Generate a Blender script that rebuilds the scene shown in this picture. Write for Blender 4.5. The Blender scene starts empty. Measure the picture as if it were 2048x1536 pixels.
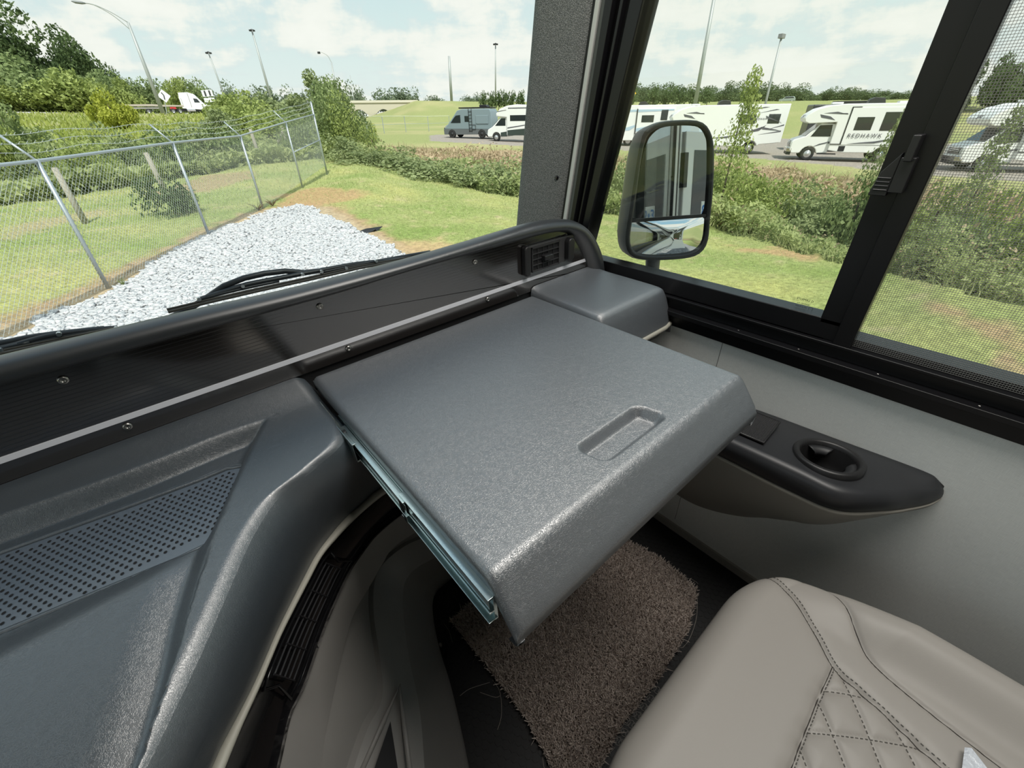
import bpy, math, random
import numpy as np
from mathutils import Vector, Matrix, noise
random.seed(7); rng = np.random.default_rng(7)
R = math.radians
C = bpy.context.scene.collection
# ------------------------------------------------------------------ frames
# world = the motorhome's own axes (x right, y forward, z up), origin at the eye.
# The motorhome stands a little off level, so the land outside is tilted by TILT.
FPX = 831.6
def basis(pit, roll, yaw):
    pit, roll, yaw = R(pit), R(roll), R(yaw)
    cy, sy, cp, sp = math.cos(yaw), math.sin(yaw), math.cos(pit), math.sin(pit)
    fw = np.array([sy*cp, cy*cp, -sp]); rt = np.array([cy, -sy, 0.]); up = np.cross(rt, fw)
    cr, sr = math.cos(roll), math.sin(roll)
    return np.array([cr*rt+sr*up, -sr*rt+cr*up, fw])
BI = basis(33.525, -2.712, 39.158)      # eye in motorhome axes
BE = basis(33.0, -0.9, 39.158)          # eye in level (land) axes
TILT = Matrix((BI.T @ BE).tolist()).to_4x4()
def ray(px, py, B=BI): return (px-1024)/FPX*B[0] - (py-768)/FPX*B[1] + B[2]
def hit(px, py, ax, val, B=BI):
    d = ray(px, py, B); return Vector((d*(val/d[ax])).tolist())
def Z(px, py, z): return hit(px, py, 2, z)
def Yp(px, py, y): return hit(px, py, 1, y)
def Xp(px, py, x): return hit(px, py, 0, x)
# ------------------------------------------------------------------ camera, sky, sun, exposure
sc = bpy.context.scene
cam = bpy.data.cameras.new('camera'); co = bpy.data.objects.new('camera', cam); C.objects.link(co)
cam.sensor_width = 36; cam.sensor_fit = 'HORIZONTAL'; cam.lens = 36*FPX/2048; cam.clip_start = .02; cam.clip_end = 3000
m = Matrix.Identity(4)
for i in range(3):
    m[i][0], m[i][1], m[i][2] = BI[0][i], BI[1][i], -BI[2][i]
co.matrix_world = m; sc.camera = co
sc.view_settings.view_transform = 'Standard'; sc.view_settings.look = 'None'
sc.view_settings.exposure = 0.16; sc.view_settings.gamma = 1; sc.view_settings.use_curve_mapping = False
w = bpy.data.worlds.new('world'); sc.world = w; w.use_nodes = True
nt = w.node_tree; nt.nodes.clear()
def N(nt, t, **k):
    n = nt.nodes.new(t)
    for a, b in k.items():
        if a.startswith('i_'): n.inputs[int(a[2:]) if a[2:].isdigit() else a[2:]].default_value = b
        else: setattr(n, a, b)
    return n
def ramp(nt, stops, fac=None):
    n = nt.nodes.new('ShaderNodeValToRGB'); e = n.color_ramp.elements
    while len(e) < len(stops): e.new(.5)
    for q, (p, c) in zip(e, stops):
        q.position = p; q.color = (c, c, c, 1) if isinstance(c, (int, float)) else (*c, 1)
    if fac is not None: nt.links.new(fac, n.inputs[0])
    return n
tc = N(nt, 'ShaderNodeTexCoord')
sx = N(nt, 'ShaderNodeSeparateXYZ'); nt.links.new(tc.outputs['Generated'], sx.inputs[0])
# flat cloud layer: divide by height so clouds get smaller towards the horizon
dz = N(nt, 'ShaderNodeMath', operation='ADD', i_1=.16); nt.links.new(sx.outputs[2], dz.inputs[0])
dm = N(nt, 'ShaderNodeMath', operation='MAXIMUM', i_1=.05); nt.links.new(dz.outputs[0], dm.inputs[0])
cx = N(nt, 'ShaderNodeMath', operation='DIVIDE'); cy_ = N(nt, 'ShaderNodeMath', operation='DIVIDE')
nt.links.new(sx.outputs[0], cx.inputs[0]); nt.links.new(sx.outputs[1], cy_.inputs[0])
nt.links.new(dm.outputs[0], cx.inputs[1]); nt.links.new(dm.outputs[0], cy_.inputs[1])
cb = N(nt, 'ShaderNodeCombineXYZ', i_2=3.7); nt.links.new(cx.outputs[0], cb.inputs[0]); nt.links.new(cy_.outputs[0], cb.inputs[1])
n1 = N(nt, 'ShaderNodeTexNoise'); n1.inputs['Scale'].default_value = 1.15; n1.inputs['Detail'].default_value = 9; n1.inputs['Roughness'].default_value = .56
nt.links.new(cb.outputs[0], n1.inputs['Vector'])
n2 = N(nt, 'ShaderNodeTexNoise'); n2.inputs['Scale'].default_value = 9; n2.inputs['Detail'].default_value = 7; n2.inputs['Roughness'].default_value = .6
nt.links.new(tc.outputs['Generated'], n2.inputs['Vector'])
mx = N(nt, 'ShaderNodeMath', operation='MULTIPLY', i_1=.5); nt.links.new(n2.outputs[0], mx.inputs[0])
ad = N(nt, 'ShaderNodeMath', operation='MULTIPLY_ADD', i_1=.6); nt.links.new(n1.outputs[0], ad.inputs[0]); nt.links.new(mx.outputs[0], ad.inputs[2])
cl = ramp(nt, [(.50, 0), (.60, 1)], ad.outputs[0])
shade = ramp(nt, [(.52, (.76, .80, .81)), (.57, (.95, .94, .88)), (.66, (1.0, .98, .92))], ad.outputs[0])
blue = ramp(nt, [(.0, (.86, .90, .87)), (.12, (.74, .86, .85)), (.45, (.36, .62, .78)), (1, (.20, .42, .68))], sx.outputs[2])
mixc = N(nt, 'ShaderNodeMixRGB'); nt.links.new(cl.outputs[0], mixc.inputs[0]); nt.links.new(blue.outputs[0], mixc.inputs[1]); nt.links.new(shade.outputs[0], mixc.inputs[2])
bg = N(nt, 'ShaderNodeBackground'); bg.inputs[1].default_value = .90
nt.links.new(mixc.outputs[0], bg.inputs[0])
wo = N(nt, 'ShaderNodeOutputWorld'); nt.links.new(bg.outputs[0], wo.inputs[0])
sun = bpy.data.lights.new('sun', 'SUN'); sun.energy = 4.6; sun.angle = R(2.5); sun.color = (1, .95, .86)
so = bpy.data.objects.new('sun', sun); C.objects.link(so)
def aim(o, d): o.rotation_euler = Vector(d).to_track_quat('-Z', 'Y').to_euler()
sa, se = R(200), R(58)      # sun azimuth (from +y towards +x) and height
aim(so, (-math.sin(sa)*math.cos(se), -math.cos(sa)*math.cos(se), -math.sin(se)))
so.location = (0, 0, 30)
def area(name, loc, d, sx, sy, p, col=(1, .96, .9)):
    l = bpy.data.lights.new(name, 'AREA'); l.shape = 'RECTANGLE'; l.size = sx; l.size_y = sy; l.energy = p; l.color = col
    o = bpy.data.objects.new(name, l); C.objects.link(o); o.location = loc; aim(o, d); return o
area('cab_fill_light', (.66, .0, .93), (0, 0, -1), .55, 1.1, 20)  # added fill light that brightens the cab, no fixture behind it

# ------------------------------------------------------------------ materials
def mat(name, col, rough=.6, metal=0., spec=.5, bump=None, var=None, coat=0., ior=1.5):
    """bump = (kind, scale, strength, distance); var = (scale, colour2, lo, hi)"""
    M_ = bpy.data.materials.new(name); M_.use_nodes = True; t = M_.node_tree; b = t.nodes['Principled BSDF']
    b.inputs['Base Color'].default_value = (*col, 1); b.inputs['Roughness'].default_value = rough
    b.inputs['Metallic'].default_value = metal; b.inputs['Specular IOR Level'].default_value = spec
    b.inputs['IOR'].default_value = ior; b.inputs['Coat Weight'].default_value = coat; b.inputs['Coat Roughness'].default_value = .08
    tc = t.nodes.new('ShaderNodeTexCoord')
    if var:
        n = N(t, 'ShaderNodeTexNoise'); n.inputs['Scale'].default_value = var[0]; n.inputs['Detail'].default_value = 5
        t.links.new(tc.outputs['Object'], n.inputs['Vector'])
        r = ramp(t, [(var[2], col), (var[3], var[1])], n.outputs[0]); t.links.new(r.outputs[0], b.inputs['Base Color'])
    if bump:
        k, s, st, ds = bump
        if k == 'noise':
            n = N(t, 'ShaderNodeTexNoise'); n.inputs['Scale'].default_value = s; n.inputs['Detail'].default_value = 4; h = n.outputs[0]
        elif k == 'leather':
            n0 = N(t, 'ShaderNodeTexNoise'); n0.inputs['Scale'].default_value = s*.35; n0.inputs['Detail'].default_value = 3
            t.links.new(tc.outputs['Object'], n0.inputs['Vector'])
            mm = N(t, 'ShaderNodeMixRGB', i_0=.03); t.links.new(tc.outputs['Object'], mm.inputs[1]); t.links.new(n0.outputs['Color'], mm.inputs[2])
            n = N(t, 'ShaderNodeTexVoronoi', feature='DISTANCE_TO_EDGE'); n.inputs['Scale'].default_value = s
            t.links.new(mm.outputs[0], n.inputs['Vector']); rr = ramp(t, [(0, 0), (.12, 1)], n.outputs[0])
            n3 = N(t, 'ShaderNodeTexNoise'); n3.inputs['Scale'].default_value = s*.12; n3.inputs['Detail'].default_value = 6; n3.inputs['Distortion'].default_value = 1.5
            t.links.new(tc.outputs['Object'], n3.inputs['Vector'])
            a = N(t, 'ShaderNodeMath', operation='MULTIPLY_ADD', i_1=.35); t.links.new(rr.outputs[0], a.inputs[0]); t.links.new(n3.outputs[0], a.inputs[2]); h = a.outputs[0]
            n = None
        elif k == 'voronoi':
            n = N(t, 'ShaderNodeTexVoronoi'); n.inputs['Scale'].default_value = s; h = n.outputs[0]
        elif k == 'weave':
            n = N(t, 'ShaderNodeTexWave'); n.inputs['Scale'].default_value = s; n.inputs['Distortion'].default_value = 3; n.inputs['Detail'].default_value = 3; h = n.outputs[1]
        if n: t.links.new(tc.outputs['Object'], n.inputs['Vector'])
        bp = N(t, 'ShaderNodeBump'); bp.inputs['Strength'].default_value = st; bp.inputs['Distance'].default_value = ds
        t.links.new(h, bp.inputs['Height']); t.links.new(bp.outputs[0], b.inputs['Normal'])
    return M_
def glass_mat(name, tint=(.93, .97, .95), refl=.05, rough=.0):
    M_ = bpy.data.materials.new(name); M_.use_nodes = True; t = M_.node_tree; t.nodes.clear()
    tr = N(t, 'ShaderNodeBsdfTransparent'); tr.inputs[0].default_value = (*tint, 1)
    gl = N(t, 'ShaderNodeBsdfGlossy'); gl.inputs['Roughness'].default_value = rough
    fr = N(t, 'ShaderNodeFresnel'); fr.inputs[0].default_value = 1.45
    g = N(t, 'ShaderNodeNewGeometry')
    ml = N(t, 'ShaderNodeMath', operation='MULTIPLY', i_1=refl*20); t.links.new(fr.outputs[0], ml.inputs[0])
    cl_ = N(t, 'ShaderNodeMath', operation='MINIMUM', i_1=1.); t.links.new(ml.outputs[0], cl_.inputs[0])
    mi = N(t, 'ShaderNodeMixShader'); t.links.new(cl_.outputs[0], mi.inputs[0]); t.links.new(tr.outputs[0], mi.inputs[1]); t.links.new(gl.outputs[0], mi.inputs[2])
    o = N(t, 'ShaderNodeOutputMaterial'); t.links.new(mi.outputs[0], o.inputs[0]); return M_
def leaf_mat(name, c1, c2, rough=.55, scale=.8, trans=.35):
    M_ = bpy.data.materials.new(name); M_.use_nodes = True; t = M_.node_tree; b = t.nodes['Principled BSDF']
    tc = t.nodes.new('ShaderNodeTexCoord'); n = N(t, 'ShaderNodeTexNoise'); n.inputs['Scale'].default_value = scale; n.inputs['Detail'].default_value = 8; n.inputs['Roughness'].default_value = .75
    t.links.new(tc.outputs['Object'], n.inputs['Vector']); r = ramp(t, [(.32, c1), (.68, c2)], n.outputs[0])
    t.links.new(r.outputs[0], b.inputs['Base Color']); b.inputs['Roughness'].default_value = rough; b.inputs['Specular IOR Level'].default_value = .25
    tl = N(t, 'ShaderNodeBsdfTranslucent'); t.links.new(r.outputs[0], tl.inputs[0])
    mi = N(t, 'ShaderNodeMixShader', i_0=trans); t.links.new(b.outputs[0], mi.inputs[1]); t.links.new(tl.outputs[0], mi.inputs[2])
    t.links.new(mi.outputs[0], t.nodes['Material Output'].inputs[0]); return M_
LEATHER = mat('moulded_vinyl', (.078, .088, .100), .39, ior=2.6, bump=('leather', 260, .35, .0016))
LEATHERD = mat('moulded_vinyl_console', (.032, .043, .053), .40, ior=2.5, bump=('leather', 300, .25, .0012))
HOODM = mat('hood_vinyl', (.022, .025, .028), .40, ior=1.8, bump=('noise', 900, .15, .0006))
TRAYM = mat('tray_plastic', (.085, .11, .14), .40, ior=2.4, bump=('noise', 700, .15, .0006))
HOLEM = mat('tray_hole_black', (.006, .006, .007), .8)
BLKG = mat('gloss_black', (.006, .006, .007), .09, spec=.6)
BLKP = mat('black_plastic', (.014, .014, .015), .42)
ALU = mat('black_anodised', (.006, .006, .007), .35, spec=.35)
GREYP = mat('grey_moulding', (.22, .212, .20), .5, bump=('noise', 500, .12, .0008))
CREAM = mat('cream_trim', (.36, .35, .30), .5, bump=('noise', 260, .3, .0008))
BEIGE = mat('beige_pod', (.31, .295, .26), .5, bump=('noise', 400, .1, .0006))
SEATM = mat('seat_leather', (.33, .31, .285), .5, spec=.4, bump=('noise', 420, .10, .0008))
STITCH = mat('stitching', (.10, .095, .085), .8)
CHROME = mat('zinc_steel', (.62, .72, .72), .22, metal=1)
SCREWM = mat('screw_steel', (.35, .34, .32), .3, metal=1)
FOAM = mat('pillar_foam', (.12, .13, .125), .95, spec=.1, bump=('noise', 420, .9, .004), var=(450, (.25, .26, .25), .42, .62))
WHITE = mat('white_gelcoat', (.80, .80, .78), .25)
WHITEP = mat('white_strip', (.55, .56, .53), .45)
RUBBER = mat('rubber', (.012, .012, .012), .7)
GLASS = glass_mat('window_glass', (.95, .98, .96), .035)
SHIELD = glass_mat('windshield_glass', (.93, .98, .965), .02)
TINT = mat('tinted_glass', (.02, .022, .024), .05, spec=.8)
def wallpaper():
    M_ = mat('linen_wallpaper', (.62, .63, .60), .75, spec=.2); t = M_.node_tree; b = t.nodes['Principled BSDF']
    tc = N(t, 'ShaderNodeTexCoord'); mp = N(t, 'ShaderNodeMapping'); mp.inputs['Scale'].default_value = (1, 1500, 60); t.links.new(tc.outputs['Object'], mp.inputs[0])
    mp2 = N(t, 'ShaderNodeMapping'); mp2.inputs['Scale'].default_value = (1, 60, 1500); t.links.new(tc.outputs['Object'], mp2.inputs[0])
    a = N(t, 'ShaderNodeTexNoise', i_2=1.); a.inputs['Detail'].default_value = 3; t.links.new(mp.outputs[0], a.inputs['Vector'])
    c = N(t, 'ShaderNodeTexNoise'); c.inputs['Scale'].default_value = 1.; t.links.new(mp2.outputs[0], c.inputs['Vector'])
    a.inputs['Scale'].default_value = 1.
    s = N(t, 'ShaderNodeMath', operation='ADD'); t.links.new(a.outputs[0], s.inputs[0]); t.links.new(c.outputs[0], s.inputs[1])
    r = ramp(t, [(.35, (.72, .74, .72)), (.7, (.88, .90, .87))], None)
    h = N(t, 'ShaderNodeMath', operation='MULTIPLY', i_1=.5); t.links.new(s.outputs[0], h.inputs[0]); t.links.new(h.outputs[0], r.inputs[0])
    t.links.new(r.outputs[0], b.inputs['Base Color'])
    bp = N(t, 'ShaderNodeBump'); bp.inputs['Strength'].default_value = .25; bp.inputs['Distance'].default_value = .001; t.links.new(h.outputs[0], bp.inputs['Height']); t.links.new(bp.outputs[0], b.inputs['Normal'])
    return M_
WALLM = wallpaper()
def fascia_mat():
    M_ = mat('fascia_laminate', (.010, .009, .009), .13, ior=2.7); t = M_.node_tree; b = t.nodes['Principled BSDF']
    tc = N(t, 'ShaderNodeTexCoord'); sp_ = N(t, 'ShaderNodeSeparateXYZ'); t.links.new(tc.outputs['Object'], sp_.inputs[0])
    # fine engraved lines above the pinstripe
    m1 = N(t, 'ShaderNodeMath', operation='MULTIPLY', i_1=1/.0062); t.links.new(sp_.outputs[2], m1.inputs[0])
    nz = N(t, 'ShaderNodeTexNoise'); nz.inputs['Scale'].default_value = 30; t.links.new(tc.outputs['Object'], nz.inputs['Vector'])
    m1b = N(t, 'ShaderNodeMath', operation='MULTIPLY_ADD', i_1=.3); t.links.new(nz.outputs[0], m1b.inputs[0]); t.links.new(m1.outputs[0], m1b.inputs[2])
    fr = N(t, 'ShaderNodeMath', operation='FRACT'); t.links.new(m1b.outputs[0], fr.inputs[0])
    ln = N(t, 'ShaderNodeMath', operation='LESS_THAN', i_1=.22); t.links.new(fr.outputs[0], ln.inputs[0])
    ab = N(t, 'ShaderNodeMath', operation='GREATER_THAN', i_1=-.362); t.links.new(sp_.outputs[2], ab.inputs[0])
    ml = N(t, 'ShaderNodeMath', operation='MULTIPLY'); t.links.new(ln.outputs[0], ml.inputs[0]); t.links.new(ab.outputs[0], ml.inputs[1])
    mc = N(t, 'ShaderNodeMixRGB'); mc.inputs[1].default_value = (.022, .019, .018, 1); mc.inputs[2].default_value = (.004, .004, .004, 1)
    t.links.new(ml.outputs[0], mc.inputs[0]); t.links.new(mc.outputs[0], b.inputs['Base Color'])
    ra = N(t, 'ShaderNodeMath', operation='MULTIPLY_ADD', i_1=.10, i_2=.12); t.links.new(ml.outputs[0], ra.inputs[0]); t.links.new(ra.outputs[0], b.inputs['Roughness'])
    return M_
FASCIA = fascia_mat()

# ------------------------------------------------------------------ mesh helpers
def props(o, label=None, cat=None, group=None, kind=None):
    if label: o['label'] = label
    if cat: o['category'] = cat
    if group: o['group'] = group
    if kind: o['kind'] = kind
    return o
def empty(name, label, cat, loc=(0, 0, 0), rz=0, group=None):
    o = bpy.data.objects.new(name, None); C.objects.link(o); o.location = loc; o.rotation_euler = (0, 0, rz); o.empty_display_size = .1
    return props(o, label, cat, group)
class MB:
    def __init__(s): s.v = []; s.f = []; s.m = []; s.cur = 0
    def add(s, vs, fs):
        k = len(s.v); s.v += [tuple(v) for v in vs]; s.f += [tuple(i+k for i in f) for f in fs]; s.m += [s.cur]*len(fs); return s
    def box(s, a, b, M_=None):
        x0, y0, z0 = a; x1, y1, z1 = b
        vs = [Vector(p) for p in ((x0,y0,z0),(x1,y0,z0),(x1,y1,z0),(x0,y1,z0),(x0,y0,z1),(x1,y0,z1),(x1,y1,z1),(x0,y1,z1))]
        if M_: vs = [M_ @ v for v in vs]
        return s.add(vs, [(3,2,1,0),(4,5,6,7),(0,1,5,4),(1,2,6,5),(2,3,7,6),(3,0,4,7)])
    def prism(s, poly, t0, t1, ax=1):
        """poly = 2-D points in the plane normal to ax, extruded from t0 to t1"""
        n = len(poly)
        def P(q, t): return {0: (t, q[0], q[1]), 1: (q[0], t, q[1]), 2: (q[0], q[1], t)}[ax]
        vs = [P(q, t0) for q in poly] + [P(q, t1) for q in poly]
        return s.add(vs, [tuple(range(n))[::-1], tuple(range(n, 2*n))] + [(i, (i+1) % n, n+(i+1) % n, n+i) for i in range(n)])
    def tube(s, pts, r, n=8, cap=True):
        pts = [Vector(p) for p in pts]; rs = r if isinstance(r, (list, tuple)) else [r]*len(pts); vs = []; fs = []
        prev = None
        for i, p in enumerate(pts):
            d = (pts[min(i+1, len(pts)-1)] - pts[max(i-1, 0)]).normalized()
            a = prev if prev is not None else (Vector((0,0,1)) if abs(d.z) < .9 else Vector((1,0,0)))
            a = (a - d*a.dot(d)).normalized(); prev = a; b = d.cross(a)
            for k in range(n):
                t = 2*math.pi*k/n; vs.append(p + (a*math.cos(t) + b*math.sin(t))*rs[i])
        for i in range(len(pts)-1):
            for k in range(n): fs.append((i*n+k, i*n+(k+1) % n, (i+1)*n+(k+1) % n, (i+1)*n+k))
        if cap: fs += [tuple(range(n))[::-1], tuple(range(len(vs)-n, len(vs)))]
        return s.add(vs, fs)
    def cyl(s, a, b, r, n=16, r2=None): return s.tube([a, b], [r, r if r2 is None else r2], n)
    def grid(s, rows):
        n = len(rows[0]); vs = [p for r in rows for p in r]
        return s.add(vs, [(i*n+j, i*n+j+1, (i+1)*n+j+1, (i+1)*n+j) for i in range(len(rows)-1) for j in range(n-1)])
    def ring(s, c, u, v, prof, n=24, a0=0, a1=None):
        """surface of revolution round axis u x v; prof = [(radius, height)]"""
        c, u, v = Vector(c), Vector(u).normalized(), Vector(v).normalized(); w_ = u.cross(v)
        full = a1 is None; a1 = 2*math.pi if full else a1; rows = []
        for r_, h in prof:
            rows.append([c + (u*math.cos(a0+(a1-a0)*k/n) + v*math.sin(a0+(a1-a0)*k/n))*r_ + w_*h for k in range(n+1)])
        return s.grid(rows)
    def build(s, name, mt, parent=None, smooth=False, bevel=0, sub=0, solid=0, weighted=False):
        me = bpy.data.meshes.new(name); me.from_pydata(s.v, [], s.f); 
        mts = mt if isinstance(mt, (list, tuple)) else [mt]
        for q in mts: me.materials.append(q)
        if len(mts) > 1: me.polygons.foreach_set('material_index', s.m)
        me.validate(); me.update()
        if smooth is not False: me.polygons.foreach_set('use_smooth', [True]*len(me.polygons))
        o = bpy.data.objects.new(name, me); C.objects.link(o)
        if parent: o.parent = parent
        if solid: 
            q = o.modifiers.new('s', 'SOLIDIFY'); q.thickness = solid; q.offset = -1
        if bevel:
            q = o.modifiers.new('b', 'BEVEL'); q.width = bevel; q.segments = 3; q.limit_method = 'ANGLE'; q.angle_limit = R(35)
            me.polygons.foreach_set('use_smooth', [True]*len(me.polygons))
            try: q.harden_normals = True
            except Exception: pass
        if sub:
            q = o.modifiers.new('u', 'SUBSURF'); q.levels = sub; q.render_levels = sub
        return o
def fast_mesh(name, V, F, mt, parent=None, smooth=False):
    """V (n,3) array, F (k,3|4) array"""
    me = bpy.data.meshes.new(name); V = np.asarray(V, dtype=np.float32); F = np.asarray(F, dtype=np.int32); k = F.shape[1]
    me.vertices.add(len(V)); me.vertices.foreach_set('co', V.ravel())
    me.loops.add(F.size); me.loops.foreach_set('vertex_index', F.ravel())
    me.polygons.add(len(F)); me.polygons.foreach_set('loop_start', np.arange(0, F.size, k, dtype=np.int32))
    try: me.polygons.foreach_set('loop_total', np.full(len(F), k, dtype=np.int32))
    except Exception: pass
    if smooth: me.polygons.foreach_set('use_smooth', np.ones(len(F), dtype=bool))
    for q in (mt if isinstance(mt, (list, tuple)) else [mt]): me.materials.append(q)
    me.update(calc_edges=True); me.validate()
    o = bpy.data.objects.new(name, me); C.objects.link(o)
    if parent: o.parent = parent
    return o
def catmull(pts, n):
    """resample a 3-D polyline smoothly to n points, even in arc length"""
    P_ = [Vector(p) for p in pts]; Q = [P_[0]*2-P_[1]] + P_ + [P_[-1]*2-P_[-2]]; out = []
    for i in range(1, len(Q)-2):
        for k in range(12):
            t = k/12; a, b, c, d = Q[i-1], Q[i], Q[i+1], Q[i+2]
            out.append(.5*((2*b) + (c-a)*t + (2*a-5*b+4*c-d)*t*t + (3*b-a-3*c+d)*t**3))
    out.append(P_[-1].copy())
    return resample(out, n)
def resample(out, n):
    L = [0]
    for i in range(1, len(out)): L.append(L[-1] + (out[i]-out[i-1]).length)
    res = []; j = 0
    for k in range(n):
        s_ = L[-1]*k/(n-1)
        while j < len(L)-2 and L[j+1] < s_: j += 1
        t = (s_-L[j])/max(L[j+1]-L[j], 1e-9); res.append(out[j].lerp(out[j+1], min(t, 1)))
    return res
def pxline(pts, zs, n=None, f=Z):
    """pixel polyline laid at heights zs (a number or one per point)"""
    if not isinstance(zs, (list, tuple)): zs = [zs]*len(pts)
    P_ = [f(x, y, z) for (x, y), z in zip(pts, zs)]
    return catmull(P_, n) if n else P_
def text_mesh(txt, size, name, mt, parent, M_, extrude=.0004, mirror=False, bold=0., spacing=1.):
    cu = bpy.data.curves.new(name, 'FONT'); cu.body = txt; cu.size = size; cu.extrude = extrude; cu.align_x = 'CENTER'; cu.align_y = 'CENTER'; cu.offset = bold; cu.space_character = spacing
    t = bpy.data.objects.new(name, cu); C.objects.link(t); bpy.context.view_layer.update()
    me = bpy.data.meshes.new_from_object(t.evaluated_get(bpy.context.evaluated_depsgraph_get())); bpy.data.objects.remove(t)
    me.materials.clear(); me.materials.append(mt)
    if mirror: me.transform(Matrix.Scale(-1, 4, (1, 0, 0)))
    me.transform(M_); me.name = name
    o = bpy.data.objects.new(name, me); C.objects.link(o); o.parent = parent; return o
def frameM(o, u, v):
    """matrix whose x axis is u, y axis is v, z axis u x v, at o"""
    u = Vector(u).normalized(); v = Vector(v).normalized(); w_ = u.cross(v).normalized(); v = w_.cross(u)
    M_ = Matrix.Identity(4)
    for i in range(3): M_[i][0], M_[i][1], M_[i][2], M_[i][3] = u[i], v[i], w_[i], o[i]
    return M_
def smooth01(t): t = min(max(t, 0), 1); return t*t*(3-2*t)

# ================================================================== THE MOTORHOME'S SHELL
FZ = -1.25          # cab floor
WX = 1.0            # inner face of the right wall
def struct(name, mb, mt, **k): return props(mb.build(name, mt, **k), kind='structure')
# window opening in the right wall: slanted front edge
def yfront(z): return .838 - (z+.31)*.235        # outer edge of the frame, leans back with the pillar
s = MB(); s.prism([(-3, FZ), (1.05, FZ), (1.05, -.512), (-3, -.512)], WX, WX+.03, 0)
s.prism([(-3, -.512), (-1.3, -.512), (-1.3, .98), (-3, .98)], WX, WX+.03, 0)
s.prism([(-1.3, .84), (.62, .84), (.62, .98), (-1.3, .98)], WX, WX+.03, 0)
wall_r = struct('wall_right', s, WALLM)
s = MB(); s.box((WX-.0006, .3745, -1.2), (WX+.001, .3757, -.515)); struct('trim_1', s, mat('wall_seam', (.2, .2, .19), .8))
s = MB(); s.box((-1.4, -3, FZ-.04), (WX+.03, 1.05, FZ))
for i in range(-8, 56):
    for j in range(-12, 46):
        x, y = .0+i*.0185+(j % 2)*.00925, .0+j*.0160
        if x < .97 and y < .74 and not (x < .05 and y > .5): s.prism([(x+.0080*math.cos(t), y+.0080*math.sin(t)) for t in np.linspace(0, 2*math.pi, 6, endpoint=False)+.52], FZ, FZ+.0012, 2)
struct('floor', s, mat('rubber_floor', (.008, .008, .0085), .55, spec=.4))
s = MB(); s.box((-1.4, -3, .97), (WX+.06, .66, 1.01)); struct('ceiling', s, mat('ceiling_vinyl', (.30, .29, .27), .8))
s = MB(); s.box((-1.44, -3, FZ), (-1.4, 1.05, -.45)); s.box((-1.44, -3, .65), (-1.4, .8, .97)); s.box((-1.44, -3, -.45), (-1.4, -.6, .65))
struct('wall_left', s, mat('left_wall_panel', (.16, .15, .14), .7))
s = MB(); s.box((-1.4, -3.04, FZ), (WX, -3.0, .97)); struct('wall_back', s, mat('wall_back_panel', (.10, .09, .08), .7))
s = MB(); s.box((-1.4, .80, FZ), (WX, .84, -.46)); struct('wall_front', s, mat('firewall', (.03, .03, .03), .8))
s = MB(); a = Z(1303, 1027, -1.25); s.box((WX-.008, -1.5, FZ), (WX, .79, FZ+.03)); struct('baseboard_right', s, mat('grey_edge_trim', (.36, .34, .31), .6))
# outer skin, seen in the door mirror
s = MB(); s.prism([(-7, -1.75), (1.16, -1.75), (1.10, -.50), (-7, -.50)], 1.055, 1.075, 0)
s.prism([(-7, -.5), (-1.3, -.5), (-1.3, 1.15), (-7, 1.15)], 1.055, 1.075, 0); s.prism([(-1.3, .84), (.68, .84), (.58, 1.15), (-1.3, 1.15)], 1.055, 1.075, 0)
s.prism([(yfront(-.5)+.03, -.5), (1.10, -.5), (.84, 1.15), (yfront(.84)+.05, 1.15), (yfront(.84)+.03, .84)], 1.055, 1.075, 0)
shell = empty('motorhome_outer_side', 'white outer side of this motorhome seen in the door mirror', 'vehicle side')
s.build('side_panel', WHITE, shell)
s = MB(); s.prism([(-6.9, -1.2), (-1.6, -1.2), (-.3, -.9), (.9, -.9), (.9, -1.0), (-.2, -1.0), (-1.5, -1.35), (-6.9, -1.35)], 1.0755, 1.077, 0)
s.build('graphic_stripe', mat('charcoal_graphic', (.05, .05, .055), .3), shell)
for ya, yb, za, zb in ((-3.0, -1.52, -.44, .66), (-5.6, -3.3, -.30, .50)):
    s = MB(); s.box((1.0755, ya, za), (1.079, yb, zb)); s.build('side_window', TINT, shell, bevel=.02)
s = MB(); s.box((1.0755, -1.50, -.49), (1.081, -1.30, .9)); s.build('black_post', BLKP, shell)
s = MB(); s.box((1.081, -1.44, -.30), (1.084, -1.38, .9)); s.build('white_strip', WHITE, shell)
# entry door, swung open further back
ed = empty('entry_door', 'open entry door with tinted window and stickers seen in the door mirror', 'door', (1.08, -1.9, 0), R(-52))
s = MB(); s.box((0, -.02, -1.7), (.66, .02, .35)); s.build('door_panel', WHITE, ed, bevel=.008)
s = MB(); s.box((.10, .0205, -.62), (.56, .024, .22)); s.build('door_window', TINT, ed, bevel=.002)
s = MB(); s.box((-.02, .015, -.8), (.02, .035, -.5)); s.box((-.02, .015, -.05), (.02, .035, .2)); s.build('hinge', BLKP, ed)
STB = mat('sticker_blue', (.02, .16, .50), .4); STW = mat('sticker_white', (.8, .8, .8), .4); STR = mat('sticker_red', (.5, .03, .04), .4)
s = MB(); s.box((.22, .0245, -.35), (.40, .0252, -.16)); s.build('sticker', STW, ed)
text_mesh('2\u20223', .13, 'sticker_number', STB, ed, frameM((.31, .0258, -.24), (-1, 0, 0), (0, 0, 1)), bold=.002)
s = MB(); s.box((.14, .0245, -.60), (.26, .0252, -.54)); s.build('warning_sticker', STR, ed)
s = MB(); s.box((.42, .0245, -.60), (.52, .0252, -.50)); s.tube([(.47+.034*math.cos(t), .0255, -.49+.045*math.sin(t)) for t in np.linspace(0, math.pi, 12)], .007, 5); s.build('padlock_sticker', STW, ed)
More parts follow.
